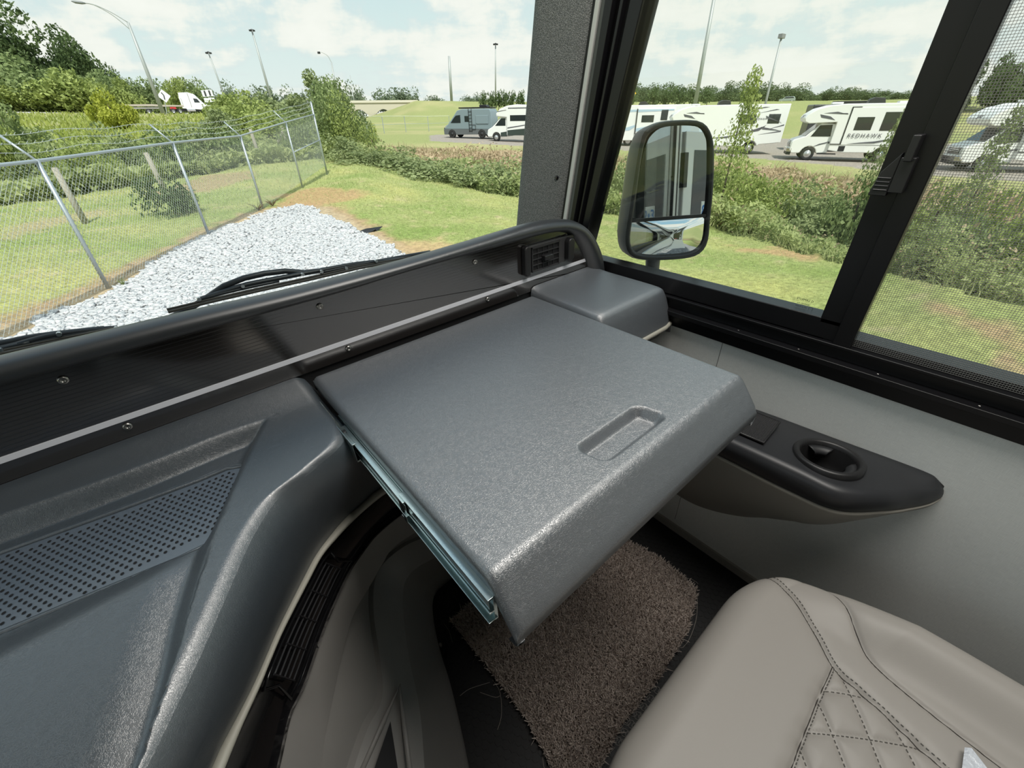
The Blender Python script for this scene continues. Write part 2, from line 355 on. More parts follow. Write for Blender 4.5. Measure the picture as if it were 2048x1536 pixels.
s = MB(); s.tube([(.47, .0255, -.57), (.47, .0255, -.545), (.47, .0255, -.54)], [.006, .006, .013], 8); s.build('keyhole_mark', BLKP, ed)

# ------------------------------------------------------------------ side window
win = props(empty('window_1', 'black framed sliding side window in the right wall with insect screen on its rear half', 'window'), kind='structure')
def wbar(mb, y0, y1, z0, z1, x0=.985, x1=1.05): mb.box((x0, y0, z0), (x1, y1, z1))
s = MB()
wbar(s, -1.3, .90, -.512, -.478, .990, 1.06)                       # lower flange
wbar(s, -1.3, .88, -.478, -.466, .975, 1.06)
wbar(s, -1.3, .88, -.466, -.440, .998, 1.06)
wbar(s, -1.3, .88, -.440, -.434, .990, 1.06)
wbar(s, -1.3, .88, -.434, -.420, 1.010, 1.06)
wbar(s, -1.3, .68, .80, .87, .985, 1.06)
wbar(s, -1.33, -1.29, -.5, .86, .985, 1.06)
def yj(z, t): a = .893-.17*z-.047; return a+(yfront(z)-a)*t
for x0, x1, t0, t1 in ((.984, 1.06, .0, .24), (1.004, 1.06, .22, .42), (.992, 1.06, .40, .50), (1.006, 1.06, .48, 1.0)):     # leaning front jamb in steps
    s.prism([(yj(-.50, t1), -.50), (yj(-.50, t0), -.50), (yj(.86, t0), .86), (yj(.86, t1), .86)], x0, x1, 0)
s.build('window_frame', ALU, win, bevel=.0015)
s = MB()   # fixed front sash
wbar(s, .140, .85, -.432, -.389, 1.000, 1.045)
wbar(s, .150, .197, -.40, .82, 1.000, 1.045)
s.prism([(yj(-.42, 1.), -.42), (yj(-.42, .62), -.42), (yj(.82, .62), .82), (yj(.82, 1.), .82)], 1.000, 1.045, 0)
s.build('front_sash', ALU, win, bevel=.002)
s = MB(); s.box((.992, .128, -.44), (1.02, .160, .82)); s.box((1.002, .138, -.45), (1.04, .180, .82)); s.build('meeting_stile', ALU, win, bevel=.002)
s = MB(); s.prism([(.14, -.42), (yfront(-.42)+.01, -.42), (yfront(.80)+.01, .80), (.14, .80)], 1.024, 1.028, 0); s.build('front_pane', GLASS, win)
s = MB(); s.box((1.046, -1.28, -.44), (1.050, .19, .80)); s.build('rear_pane', GLASS, win)
# latch on the stile
s = MB()
a, b = Xp(1822, 285, .99), Xp(1768, 382, .99)
s.box((.975, .151, b.z+.0), (.992, .171, a.z-.02)); s.box((.965, .155, a.z-.025), (.992, .166, a.z+.012)); s.prism([(.171, b.z+.06), (.190, b.z+.03), (.196, b.z-.006), (.171, b.z-.006)], .975, .990, 0)
for k in range(4): s.box((.973, .172, b.z+.002+.006*k), (.976, .192, b.z+.005+.006*k))
s.build('latch', BLKP, win, bevel=.002)
# insect screen: real wires
WIRE = mat('screen_wire', (.22, .22, .21), .6)
s = MB(); p = .0036; hw = .00027; y0, y1, z0, z1 = -.62, .132, -.432, .80
k = 0
while y0+k*p < y1: s.box((1.006-hw, y0+k*p-hw, z0), (1.006+hw, y0+k*p+hw, z1)); k += 1
k = 0
while z0+k*p < z1: s.box((1.006-hw, y0, z0+k*p-hw), (1.006+hw, y1, z0+k*p+hw)); k += 1
s.build('insect_screen', WIRE, win)
s = MB()
for px, py in ((1290+188, 655), (1599, 693), (1757, 746), (1959, 812), (1873, 790)):
    q = Xp(px, py, .988); s.ring((.9895, q.y, max(min(q.z, -.47), -.50)), (0, 1, 0), (0, 0, 1), [(0, -.004), (.003, -.0035), (.0046, -.001), (.0046, .001)], 10)
props(s.build('frame_screws', SCREWM, win), kind='stuff')
# small etched marking at the pane's lower corner (reads mirrored from inside)
INK = mat('etched_ink', (.02, .03, .02), .6)
q0 = Xp(1610, 600, 1.0235)
Mt = frameM((1.0235, q0.y, q0.z), (0, 1, 0), (0, 0, 1))
text_mesh('G LAMILITE', .0065, 'etched_marking', INK, win, Mt, .0002)
Mt = frameM((1.0235, q0.y, q0.z-.009), (0, 1, 0), (0, 0, 1)); text_mesh('TEMPERED AS2', .0038, 'etched_marking', INK, win, Mt, .0002)
Mt = frameM((1.0235, q0.y+.003, q0.z-.016), (0, 1, 0), (0, 0, 1)); text_mesh('AS-2 M-347', .0046, 'etched_marking', INK, win, Mt, .0002)
s = MB(); s.ring((1.0235, q0.y-.016, q0.z-.016), (0, 1, 0), (0, 0, 1), [(.0036, 0), (.0041, 0)], 20); s.build('etched_circle', INK, win)
Mt = frameM((1.0235, q0.y+.002, q0.z-.0235), (0, 1, 0), (0, 0, 1)); text_mesh('14 99 07 16290CRT18', .0036, 'etched_marking', INK, win, Mt, .0002)

# ------------------------------------------------------------------ windshield and pillar
def yws(z): return 1.085 - .18*(z+.32)
ws = props(empty('window_2', 'wide raked windshield above the dashboard', 'windshield'), kind='structure')
s = MB(); s.add([(-1.42, yws(-.50), -.50), (1.0, yws(-.50), -.50), (1.0, yws(1.0), 1.0), (-1.42, yws(1.0), 1.0)], [(0, 1, 2, 3)]); s.build('windshield_pane', SHIELD, ws)
s = MB(); s.box((-1.45, .66, .94), (1.03, .90, 1.06)); s.build('top_rail', BLKP, ws)
# pillar cover (foam lined) from the windshield to the side window
zl = [-.55, -.3, 0, .3, .96]
rows = []
for z in zl:
    ya = .905 - (z)*.17 - .012; yb = 1.020 - z*.178     # ya: edge on the wall, yb: edge at the glass
    rows.append([Vector(p) for p in ((.999, ya-.004, z), (.988, ya, z), (.975, ya+.012, z), (.955, ya+.05, z), (.938, yb-.035, z), (.931, yb-.012, z), (.934, yb+.004, z), (.95, yb+.02, z), (.999, yb+.03, z))])
s = MB(); s.grid([catmull(r, 40) for r in rows])
struct('trim_2', s, FOAM, smooth=True)
s = MB()
for (o0, o1, x0, x1) in ((-.026, -.012, .990, 1.0),):
    s.prism([(.893-.17*z+o, z) for z, o in ((-.55, o0), (-.55, o1), (.96, o1), (.96, o0))], x0, x1, 0)
struct('trim_3', s, WHITEP, bevel=.003)
s = MB(); s.prism([(.893-.17*z+o, z) for z, o in ((-.55, -.012), (-.55, -.002), (.96, -.002), (.96, -.012))], .994, .999, 0); struct('trim_4', s, BLKP)
s = MB(); s.prism([(.893-.17*z+o, z) for z, o in ((-.55, -.046), (-.55, -.028), (.96, -.028), (.96, -.046))], .996, 1.03, 0); struct('trim_5', s, mat('grey_gasket', (.10, .105, .10), .6))
s = MB(); s.prism([(.893+.17*.55-.050, -.55), (.893+.17*.55-.028, -.55), (.893-.17*.96-.028, .96), (.893-.17*.96-.050, .96)], 1.0, 1.055, 0); struct('trim_6', s, ALU)
q = Xp(1125, 355, .985)
s = MB(); s.ring((.975, q.y+.012, q.z), (0, 1, 0), (0, 0, 1), [(0, -.008), (.005, -.007), (.007, -.002), (.007, .006)], 14)
props(s.build('pillar_screw', BLKG), 'black round clip at the edge of the pillar cover', 'clip')

# ================================================================== DASHBOARD
dash = empty('dashboard', 'dark grey moulded dashboard with wood-look fascia, vent and padded hood', 'dashboard', (0, .775, -.45))
dash.location = (0, 0, 0)
FY = .775
s = MB()
HI = [(-1.35, -.270), (-.5, -.270), (-.1, -.270), (.2, -.271), (.364, -.266), (.6, -.266), (.7, -.265), (.76, -.266), (.805, -.270), (.85, -.283), (.88, -.307), (.905, -.338), (.925, -.375), (.938, -.402), (.941, -.412)]
HO = [(-1.35, -.233), (-.5, -.234), (-.19, -.235), (0, -.2375), (.15, -.2425), (.351, -.2425), (.5, -.2385), (.605, -.2345), (.7, -.231), (.764, -.233), (.808, -.239), (.851, -.247), (.896, -.268), (.931, -.295), (.964, -.334), (.990, -.377), (.999, -.412)]
hi_ = catmull([(x, 0, z) for x, z in HI], 90); ho_ = catmull([(x, 0, z) for x, z in HO], 90)
poly = [(-1.35, -.405), (.955, -.405)] + [(p.x+.006, p.z+.006) for p in hi_[::-1]]
s.prism(poly, FY, FY+.012, 1); s.build('fascia_panel', FASCIA, dash)
s = MB(); s.box((-1.35, FY-.0012, -.3750), (.965, FY+.002, -.3660)); s.build('pinstripe', mat('silver_pinstripe', (.72, .73, .78), .4), dash)
# the hood: rounded lip swept along the top and down the right end
prof = [(-.02, .777), (.05, .764), (.22, .752), (.5, .747), (.75, .750), (.92, .758), (1., .769), (.96, .785), (.60, .83), (-.4, .93), (-2.2, 1.065)]
rows = []
for a, b in zip(hi_, ho_):
    e = smooth01((a.x-.74)/.14); row = []
    for t, y in prof:
        p = a.lerp(b, t) if t > 0 and y < .80 else None
        if p is None:
            z = b.z + (t-1)*.042*(1-e) - (y-.785)*.25*e if y > .78 else a.z+(b.z-a.z)*t
            x = (b.x + (1.0-b.x)*min(1, (y-.785)/.05) *e) if y > .78 else a.x+(b.x-a.x)*t
            row.append(Vector((min(x, .9995), y, z)))
        else: row.append(Vector((p.x, y, p.z)))
    rows.append(row)
s = MB(); s.grid(rows); s.build('hood', HOODM, dash, smooth=True, sub=1)
for x in (.838, .539, .188, -.165, -.51):
    for zz, xx in ((-.287, x), (-.385, x + (.10 if x > .8 else .028))):
        s = MB(); s.ring((xx, FY-.001, zz), (1, 0, 0), (0, 0, 1), [(0, .0012), (.0022, .0012), (.0024, .003), (.0055, .0022), (.0062, .0)], 16)
        s.build('fascia_screw', SCREWM, dash, smooth=True)
# air vent
vent = MB(); vent.prism([(.690, -.352), (.690, -.290), (.697, -.284), (.858, -.284), (.863, -.29), (.863, -.346), (.858, -.352)], FY-.009, FY, 1); vo = vent.build('air_vent', mat('vent_bezel', (.05, .05, .052), .35), dash, bevel=.003)
s = MB(); s.prism([(.679, -.352), (.679, -.286), (.685, -.281), (.697, -.281), (.697, -.356), (.685, -.356)], FY-.017, FY, 1); s.build('vent_thumb_bar', BLKP, vo, bevel=.004)
s = MB(); s.box((.706, FY-.0098, -.348), (.800, FY-.009, -.290)); s.build('vent_opening', HOLEM, vo)
s = MB()
for zz in (-.3475, -.3335, -.3195, -.3055, -.2915): s.box((.706, FY-.0135, zz-.0008), (.800, FY-.009, zz+.0008))
for xx in (.7065, .7255, .744, .7625, .781, .7995): s.box((xx-.0007, FY-.012, -.348), (xx+.0007, FY-.009, -.2915))
s.box((.704, FY-.014, -.350), (.7065, FY-.009, -.289)); s.box((.7995, FY-.014, -.350), (.802, FY-.009, -.289)); s.box((.704, FY-.014, -.350), (.802, FY-.009, -.348)); s.box((.704, FY-.014, -.291), (.802, FY-.009, -.289))
s.build('vent_louvre', mat('louvre_grey', (.035, .035, .037), .3), vo)
s = MB(); s.box((.738, FY-.026, -.326), (.768, FY-.010, -.313)); s.build('vent_tab', BLKP, vo, bevel=.003)
s = MB(); s.prism([(.836+.0115*math.cos(t), -.318+(.018 if math.sin(t) > 0 else -.018)+.0115*math.sin(t)) for t in np.linspace(0, 2*math.pi, 24, endpoint=False)], FY-.026, FY-.008, 1); s.build('vent_wheel', BLKP, vo, bevel=.003)
s = MB(); s.prism([(.852+.005*math.cos(t), -.318+(.02 if math.sin(t) > 0 else -.02)+.006*math.sin(t)) for t in np.linspace(0, 2*math.pi, 20, endpoint=False)], FY-.0135, FY-.009, 1); s.build('vent_slot', BLKG, vo)
# right hand block next to the window
s = MB(); x0, x1 = .706, .975
def blk(x, k):
    f = (x-x0)/(x1-x0)
    pr = [(.773, -.392+.0*f), (.760, -.397), (.738, -.4005), (.60, -.4005), (.548, -.402), (.541, -.406), (.5235-.004*f, -.470), (.515, -.497), (.512, -.502), (.520, -.505), (.60, -.51)]
    return [Vector((x, y, z)) for y, z in pr]
rows = [[Vector((x0, p.y, max(p.z-.10, -.52))) for p in blk(x0, 0)], [Vector((x0+.001, p.y, p.z-.008)) for p in blk(x0, 0)], [Vector((x0+.008, p.y, p.z)) for p in blk(x0, 0)]] + [blk(x, 0) for x in (.75, .82, .90, .955)]
rows += [[Vector((.966, p.y, p.z-.0035)) for p in blk(.966, 0)], [Vector((.978+.012*min(1, max(0, (-p.z-.40)/.1)), p.y+.004, p.z-.012)) for p in blk(.97, 0)], [Vector((1.0, p.y+.006, p.z-.035)) for p in blk(.97, 0)]]
s.grid(rows); s.build('shelf_block', LEATHER, dash, smooth=True, sub=1)
s = MB(); s.tube([(.712, .5135, -.507), (.955, .5135, -.507), (.985, .518, -.505), (.998, .53, -.503)], .0065, 10); s.build('block_edge_strip', CREAM, dash, smooth=True)
s = MB(); s.prism([(.52, -.51), (.77, -.51), (.77, -.62), (.58, -.58), (.54, -.55)], .80, .985, 0); s.build('block_underside_vent', BLKG, dash, bevel=.01)
# black panel painting in the shade of the void between fascia and pull-out table
s = MB(); s.box((-.9, FY+.005, -.55), (1.0, FY+.012, -.40)); s.build('void_shade_panel', BLKP, dash)

# --- left console: moulded cover with a recessed tray
rid = pxline([(604, 748), (650, 800), (690, 870), (630, 940), (560, 1000), (510, 1070), (470, 1150), (400, 1300), (330, 1440), (280, 1536), (200, 1680)], [-.405, -.415, -.43, -.437, -.44, -.44, -.44, -.44, -.44, -.44, -.44], 60)
EXv = Vector((-.06, -.45, 0)); rid.append(rid[-1]+EXv)
# ridge corners in plan (inner side of the light band)
ridL = pxline([(560, 828), (540, 850), (490, 950), (430, 1080), (380, 1200), (340, 1320), (250, 1536), (160, 1720)], -.43, 40); ridL.append(ridL[-1]+EXv*1.3)
lineB = pxline([(-400, 1165), (-200, 1105), (0, 1035), (250, 945), (450, 866), (560, 828)], -.420, 30)
trayT = pxline([(-500, 1270), (-300, 1205), (0, 1105), (240, 1018), (400, 958), (455, 935), (487, 930), (484, 960), (455, 1030), (428, 1078), (350, 1116), (200, 1178), (0, 1262), (-300, 1385), (-500, 1470)], -.449)
def seg_d(p, poly, closed=False):
    best = 9; n = len(poly)
    for i in range(n - (0 if closed else 1)):
        a, b = poly[i], poly[(i+1) % n]; ax_, ay_ = b.x-a.x, b.y-a.y; t = ((p[0]-a.x)*ax_+(p[1]-a.y)*ay_)/(ax_*ax_+ay_*ay_+1e-12); t = min(max(t, 0), 1)
        best = min(best, math.hypot(p[0]-a.x-ax_*t, p[1]-a.y-ay_*t))
    return best
def inside(p, poly):
    c = False; n = len(poly); j = n-1
    for i in range(n):
        a, b = poly[i], poly[j]
        if (a.y > p[1]) != (b.y > p[1]) and p[0] < (b.x-a.x)*(p[1]-a.y)/(b.y-a.y)+a.x: c = not c
        j = i
    return c
recess = lineB + ridL[1:] + [Vector((-1.6, -.7, 0)), Vector((-1.6, lineB[0].y, 0))]
def console_z(x, y):
    z = -.4045 - .016*smooth01((.775-y)/.09) - .018*smooth01((.69-y)/.45)
    if inside((x, y), recess):
        dB = seg_d((x, y), lineB); dL = seg_d((x, y), ridL)
        d = min(dB*1.0, dL*.62)
        dep = .027*smooth01(d/.020)
        # lower bulge swells up again and then falls towards the seat
        yl = .545
        if y < yl:
            u = (yl-y); dep += -.012*smooth01(u/.05)*smooth01(dL/.07) + .22*max(0, u-.05)**1.25
        if inside((x, y), trayT): dep += .006
        
        z -= dep
    return z
rows = []
ys = np.concatenate([np.linspace(.774, .50, 120), np.linspace(.498, .13, 80), np.linspace(.10, -.20, 12)])
rid2 = [(p.y, p.x, p.z) for p in rid]
for y in ys:
    # ridge x at this y (first crossing from the back)
    xr = None
    for (ya, xa, _), (yb, xb, _) in zip(rid2[:-1], rid2[1:]):
        if (ya-y)*(yb-y) <= 0 and ya != yb: xr = xa+(xb-xa)*(y-ya)/(yb-ya); break
    if xr is None: xr = rid2[0][1] if y > .6 else rid2[-1][1]
    row = []
    for u in np.concatenate([np.linspace(0, .42, 10, endpoint=False), np.linspace(.42, 1, 150)]):
        x = -.75 + (xr+.75)*u; e = xr-x
        z = console_z(x, y)
        if e < .02: z = z*(1-smooth01(1-e/.02)*.0) - .010*(1-e/.02)**2
        row.append(Vector((x, y, z)))
    rows.append(row)
edge3d = [r[-1] for r in rows]
s = MB(); s.grid(rows); s.build('console_cover', LEATHERD, dash, smooth=True)
tray = MB()
z1_, z2_ = console_z(-.15, .66)+.003, console_z(-.15, .58)+.003
def tray_z(y): return z2_+(z1_-z2_)*(y-.58)/.08
tp = [(p.x, p.y) for p in trayT]
def shrink(P_, d):
    out = []; n = len(P_)
    for i in range(n):
        a, b, c = Vector(P_[i-1]), Vector(P_[i]), Vector(P_[(i+1) % n]); t = (b-a).normalized()+(c-b).normalized(); nn = Vector((t.y, -t.x)).normalized(); out.append(b+nn*d)
    return out
tps = shrink(tp, .004)
if not inside((tps[5].x, tps[5].y), trayT): tps = shrink(tp, -.004)
tray.add([(p.x, p.y, tray_z(p.y)) for p in tps]+[(p.x, p.y, tray_z(p.y)-.004) for p in tps], [tuple(range(len(tps)))]+[(i, (i+1) % len(tps), len(tps)+(i+1) % len(tps), len(tps)+i) for i in range(len(tps))])
to = tray.build('perforated_tray', TRAYM, dash)
s = MB(); rp = [Vector((p.x, p.y, tray_z(p.y)+.0008)) for p in shrink(tp, .001)]; s.tube(rp+[rp[0]], .0036, 8); s.build('tray_rim', LEATHERD, to, smooth=True)
# perforated tray insert: shade of little round holes painted as flat dark discs on the plate
s = MB(); cnt = 0
for i in range(-10, 60):
    for j in range(0, 22):
        x = -.42 + i*.0088 + (j % 2)*.0044; y = .545 + j*.0076
        if inside((x, y), trayT) and seg_d((x, y), trayT) > .010 and x > -.40:
            z = tray_z(y)+.0007
            s.add([(x+.0021*math.cos(t), y+.0021*math.sin(t), z) for t in np.linspace(0, 2*math.pi, 8, endpoint=False)], [tuple(range(8))]); cnt += 1
props(s.build('tray_hole_shade', HOLEM, to), kind='stuff')
# skirt from the ridge down to the cream strip (faces the footwell)
def loftmb(curves, n, sub=1):
    cs = [resample(c, n) if len(c) != n else c for c in curves]; return cs
top = [p for p in edge3d if .125 < p.y < .66]
cream_o = [(812, 948), (756, 979), (723, 1008), (690, 1037), (665, 1066), (634, 1107), (607, 1157), (559, 1252), (532, 1314), (508, 1368), (472, 1438), (445, 1488), (420, 1545), (340, 1740)]
cream_i = [(824, 956), (777, 981), (737, 1012), (706, 1041), (679, 1070), (646, 1110), (619, 1160), (570, 1256), (543, 1318), (521, 1372), (489, 1442), (468, 1492), (445, 1549), (365, 1744)]
blk_i = [(880, 1000), (818, 1020), (756, 1066), (719, 1111), (690, 1157), (648, 1252), (607, 1368), (578, 1430), (553, 1536), (500, 1740)]
zc = [-.60, -.60, -.597, -.594, -.59, -.587, -.583, -.577, -.573, -.57, -.566, -.563, -.56, -.56]
L0 = resample(top, 60)+[edge3d[-1]]; L3 = pxline(cream_o, zc, 60); L3.append(Vector((edge3d[-1].x+.02, edge3d[-1].y, -.57)))
def pxx(pl, z_, n): r = pxline(pl, z_, n); r.append(r[-1]+Vector((-.05, -.40, 0))); return r
back0 = Vector((.127, .775, -.42))
rows = [L0]
for t, b in ((.12, .010), (.35, .016), (.7, .010), (1., 0)):
    rows.append([a.lerp(c, t) + Vector((.7, -.7, 0))*b for a, c in zip(L0, L3)])
s = MB(); s.grid(rows)
# back part of the skirt under the table edge
s.grid([[Vector((p.x, p.y, p.z)) for p in edge3d if p.y >= .655], [Vector((p.x+.012, p.y, p.z-.03)) for p in edge3d if p.y >= .655], [Vector((p.x+.02, p.y, -.62)) for p in edge3d if p.y >= .655]])
s.build('console_skirt', LEATHERD, dash, smooth=True)
# cream piping strip
ci = pxline(cream_i, [z-.004 for z in zc], 60); ci.append(L3[-1]+Vector((.006, 0, -.012))); rows = [L3]
rows.append([a.lerp(b, .25)+Vector((.002, -.002, .003)) for a, b in zip(L3, ci)]); rows.append([a.lerp(b, .7)+Vector((.002, -.002, .003)) for a, b in zip(L3, ci)]); rows.append(ci); rows.append([p+Vector((-.004, .004, -.008)) for p in ci])
low = empty('footwell_console', 'lower console beside the footwell with cream piping, gloss black vent strip and grey moulding', 'console')
s = MB(); s.grid(rows); s.build('cream_piping', CREAM, low, smooth=True)
zb = [-.70]*10
bi = pxx(blk_i, zb, 60); ci2 = [p+Vector((-.006, .006, -.010)) for p in ci]
s = MB(); s.grid([ci2, [a.lerp(b, .1)+Vector((-.004, .004, -.004)) for a, b in zip(ci2, bi)], [a.lerp(b, .5)+Vector((-.006, .006, -.002)) for a, b in zip(ci2, bi)], [a.lerp(b, .9)+Vector((-.004, .004, 0)) for a, b in zip(ci2, bi)], bi]); s.build('gloss_black_strip', BLKG, low, smooth=True)
# louvre vent in the gloss strip
s = MB()
va = resample(ci2[20:45], 24); vb = resample(bi[20:45], 24); Mx = Vector((.003, -.003, .002))
for k in (.22, .34, .46, .58, .70): s.tube([a.lerp(b, k)+Mx*.2 for a, b in zip(va, vb)][3:-3], .0016, 5)
for i in (3, 8, 12, 16, 20): s.tube([va[i].lerp(vb[i], .2)+Mx*.4, va[i].lerp(vb[i], .72)+Mx*.4], .0014, 5)
s.build('vent_louvre', mat('dark_louvre', (.02, .02, .022), .25), low)
s = MB(); fr = [va[1].lerp(vb[1], .12), va[2].lerp(vb[2], .5), va[1].lerp(vb[1], .85)] + [a.lerp(b, .88) for a, b in zip(va, vb)][3:-3] + [va[-2].lerp(vb[-2], .85), va[-3].lerp(vb[-3], .4), va[-2].lerp(vb[-2], .12)] + [a.lerp(b, .10) for a, b in zip(va, vb)][3:-3][::-1]
s.tube([p+Mx*.3 for p in fr]+[fr[0]+Mx*.3], .0022, 6); s.build('vent_surround', BLKG, low, smooth=True)
# grey moulding down to the floor
g0 = bi
gA = pxx([(930, 1005), (800, 1085), (765, 1128), (744, 1165), (710, 1223), (690, 1285), (665, 1397), (650, 1470), (640, 1545), (600, 1740)], [-.78]*10, 60)
gB = pxx([(980, 1000), (864, 1066), (810, 1092), (770, 1124), (750, 1160), (748, 1231), (766, 1380), (736, 1455), (708, 1536), (650, 1740)], [-.84, -.84, -.85, -.86, -.87, -.87, -.88, -.86, -.85, -.85], 60)
gC = pxx([(1000, 1030), (900, 1098), (835, 1135), (812, 1160), (806, 1190), (808, 1240), (818, 1314), (839, 1417), (849, 1536), (860, 1740)], [-.92]*10, 60)
gD = pxx([(1010, 1080), (930, 1112), (880, 1145), (853, 1175), (849, 1205), (852, 1245), (868, 1300), (890, 1370), (925, 1536), (950, 1740)], [-1.08, -1.08, -1.08, -1.08, -1.08, -1.08, -1.10, -1.12, -1.15, -1.16], 60)
gE = pxx([(1030, 1110), (960, 1128), (917, 1148), (876, 1181), (864, 1210), (868, 1255), (880, 1315), (900, 1385), (934, 1545), (965, 1740)], [-1.252]*10, 60)
s = MB()
def strip(a, b, k=4, bow=0.):
    s.grid([[p.lerp(q, t/k)+Vector((.6, -.7, .2))*bow*math.sin(math.pi*t/k) for p, q in zip(a, b)] for t in range(k+1)])
up_ = [p+Vector((.004, -.005, .004)) for p in g0]
s.grid([[p+Vector((-.004, .005, -.004)) for p in g0], up_, g0])
strip(g0, gA, 4, .002)
inset = [p+Vector((-.006, .012, -.003)) for p in gA]; insB = [p+Vector((-.006, .012, -.002)) for p in gB]
strip(gA, inset, 1); strip(inset, insB, 3); strip(insB, gB, 2); strip(gB, gC, 4, .008); strip(gC, gD, 4, -.004); strip(gD, gE, 4, .012)
s.build('grey_moulding', GREYP, low, smooth=True)
# opening low in the moulding: its inner shade is a flat dark triangle
tri = [Z(781, 1442, -.865), Z(797, 1545, -.865), Z(746, 1545, -.85)]
s = MB(); o_ = Vector((.0, .0, .0)); s.add([t+o_ for t in tri], [(0, 1, 2)]); s.build('triangular_shade', HOLEM, low)
tr = [Z(799, 1372, -.885)+o_, Z(822, 1560, -.885)+o_]
s = MB(); s.tube([Z(715, 1560, -.855)+o_, Z(766, 1445, -.87)+o_, tr[0], tr[0].lerp(tr[1], .5), tr[1]], .0045, 8); s.build('opening_rim', GREYP, low, smooth=True)
q = Z(872, 1292, -1.12); s = MB(); s.ring(q+Vector((.008, -.01, .01)), (0, 1, .2), (.3, 0, 1), [(0, .004), (.004, .003), (.006, 0)], 12); s.build('moulding_screw', SCREWM, low)

# ================================================================== PULL-OUT TABLE
tab = empty('pull_out_table', 'dark grey leather-look pull-out laptop table with finger pocket sticking out of the dashboard', 'table')
TX0, TX1, TB, TC, TF = .129, .688, .746, .212, .171
def pocket(x, y):
    # signed distance to a rounded slot
    cx_, cy_, hx, hy, r = .4175, .2605, .072, .0235, .014
    sk = (y-cy_)*.22
    dx, dy = abs(x-cx_+sk)-hx+r, abs(y-cy_)-hy+r
    return math.hypot(max(dx, 0), max(dy, 0)) + min(max(dx, dy), 0) - r
def table_z(x, y):
    z = -.400
    if y < TC+.008:
        t = (TC+.008-y); z -= (t*t/.032 if t < .016 else (t-.008))*1.27
    d = pocket(x, y)
    if d < .004: z -= .017*smooth01((.004-d)/.014)
    return z
def spaced(a, b, n): return [a+(b-a)*k/n for k in range(n+1)]
xs = [TX0+q for q in (.0, .0008, .003, .007, .012)] + spaced(TX0+.016, .335, 26) + spaced(.338, .497, 70) + spaced(.503, TX1-.016, 22) + [TX1-q for q in (.012, .007, .003, .0008, .0)]
ys = [TF+q for q in (.0, .001, .003, .006)] + spaced(TF+.009, .232, 26) + spaced(.2335, .292, 40) + spaced(.298, .738, 44) + [.742, .745, .746]
def edge_drop(x, y):
    r = .009; dx = max(0, r-(x-TX0), r-(TX1-x)); dy = max(0, (r-(y-TF))*.8, r-(TB-y)); d = min(math.hypot(dx, dy), r)
    return r-math.sqrt(max(r*r-d*d, 0))
rows = []
for y in ys:
    row = [Vector((x, y, table_z(x, y)-edge_drop(x, y))) for x in xs]; zb = min(table_z(.2, y), -.400)-.030
    e = edge_drop(.3, y)
    row = [Vector((TX0+.012, y, zb-.002)), Vector((TX0+.001, y, zb+.004))] + row + [Vector((TX1-.001, y, zb+.004)), Vector((TX1-.012, y, zb-.002))]
    rows.append(row)
f0 = rows[0]; r0 = [Vector((p.x, TF+.001, f0[0].z+.006)) for p in f0]; r00 = [Vector((p.x, TF+.014, f0[0].z+.002)) for p in f0]
rows = [r00, r0] + rows + [[Vector((p.x, TB, -.43)) for p in f0]]
s = MB(); s.grid(rows); s.add([(TX0+.012, TF+.012, f0[0].z+.002), (TX1-.012, TF+.012, f0[0].z+.002), (TX1-.012, .235, -.432), (TX0+.012, .235, -.432), (TX1-.012, TB, -.432), (TX0+.012, TB, -.432)], [(3, 2, 1, 0), (5, 4, 2, 3)])
s.build('table_slab', LEATHER, tab, smooth=True)
# telescoping steel slides on each side
for side, (xa, sg) in enumerate(((TX0-.001, -1), (TX1+.001, 1))):
    s = MB()
    def sb(a, b, y0, y1, z0, z1): s.box((min(xa+sg*a, xa+sg*b), y0, z0), (max(xa+sg*a, xa+sg*b), y1, z1))
    sb(-.004, .0006, .205, .63, -.470, -.424)                     # inner member on the slab
    sb(.0, .007, .205, .40, -.427, -.424); sb(.0, .007, .205, .40, -.452, -.449); sb(.0045, .0052, .207, .40, -.446, -.430); sb(-.002, .010, .203, .40, -.464, -.4625)
    s.build('slide_inner', CHROME, tab, bevel=.0008)
    s = MB(); sb(.001, .010, .385, .60, -.430, -.427); sb(.001, .010, .385, .60, -.457, -.454); sb(.0065, .0075, .385, .60, -.450, -.434); sb(.003, .0105, .382, .392, -.466, -.452)
    s.build('slide_middle', CHROME, tab, bevel=.0008)
    s = MB(); sb(.008, .013, .54, .77, -.428, -.425); sb(.008, .013, .54, .77, -.462, -.459); sb(.0125, .0135, .54, .77, -.462, -.425)
    s.build('slide_outer', CHROME, tab, bevel=.0008)
    s = MB(); sb(.001, .0095, .395, .401, -.470, -.428); s.build('slide_stop', BLKP, tab, bevel=.001)
    s = MB(); sb(.0065, .012, .578, .586, -.462, -.424); s.build('slide_stop', BLKP, tab, bevel=.001)

# ================================================================== ARMREST ON THE WALL
arm = empty('armrest', 'black armrest with cup holder and rubber inset on a beige pod under the side window', 'armrest')
wl = [Vector((1.0, y, z)) for y, z in ((.62, -.70), (.50, -.69), (.36, -.675), (.245, -.660), (.09, -.650), (-.067, -.640), (-.090, -.648))]
cr = [Vector(p) for p in ((.86, .62, -.66), (.826, .50, -.650), (.816, .36, -.642), (.815, .225, -.635), (.818, .112, -.632), (.825, .030, -.634), (.880, -.028, -.640), (.93, -.060, -.648), (.962, -.084, -.652), (.986, -.100, -.655), (.9995, -.106, -.660))]
lo = [Vector(p) for p in ((.865, .62, -.71), (.828, .50, -.702), (.816, .36, -.700), (.812, .25, -.694), (.812, .092, -.690), (.825, .012, -.688), (.890, -.050, -.686), (.94, -.082, -.688), (.970, -.100, -.686), (.990, -.109, -.682), (.9995, -.112, -.680))]
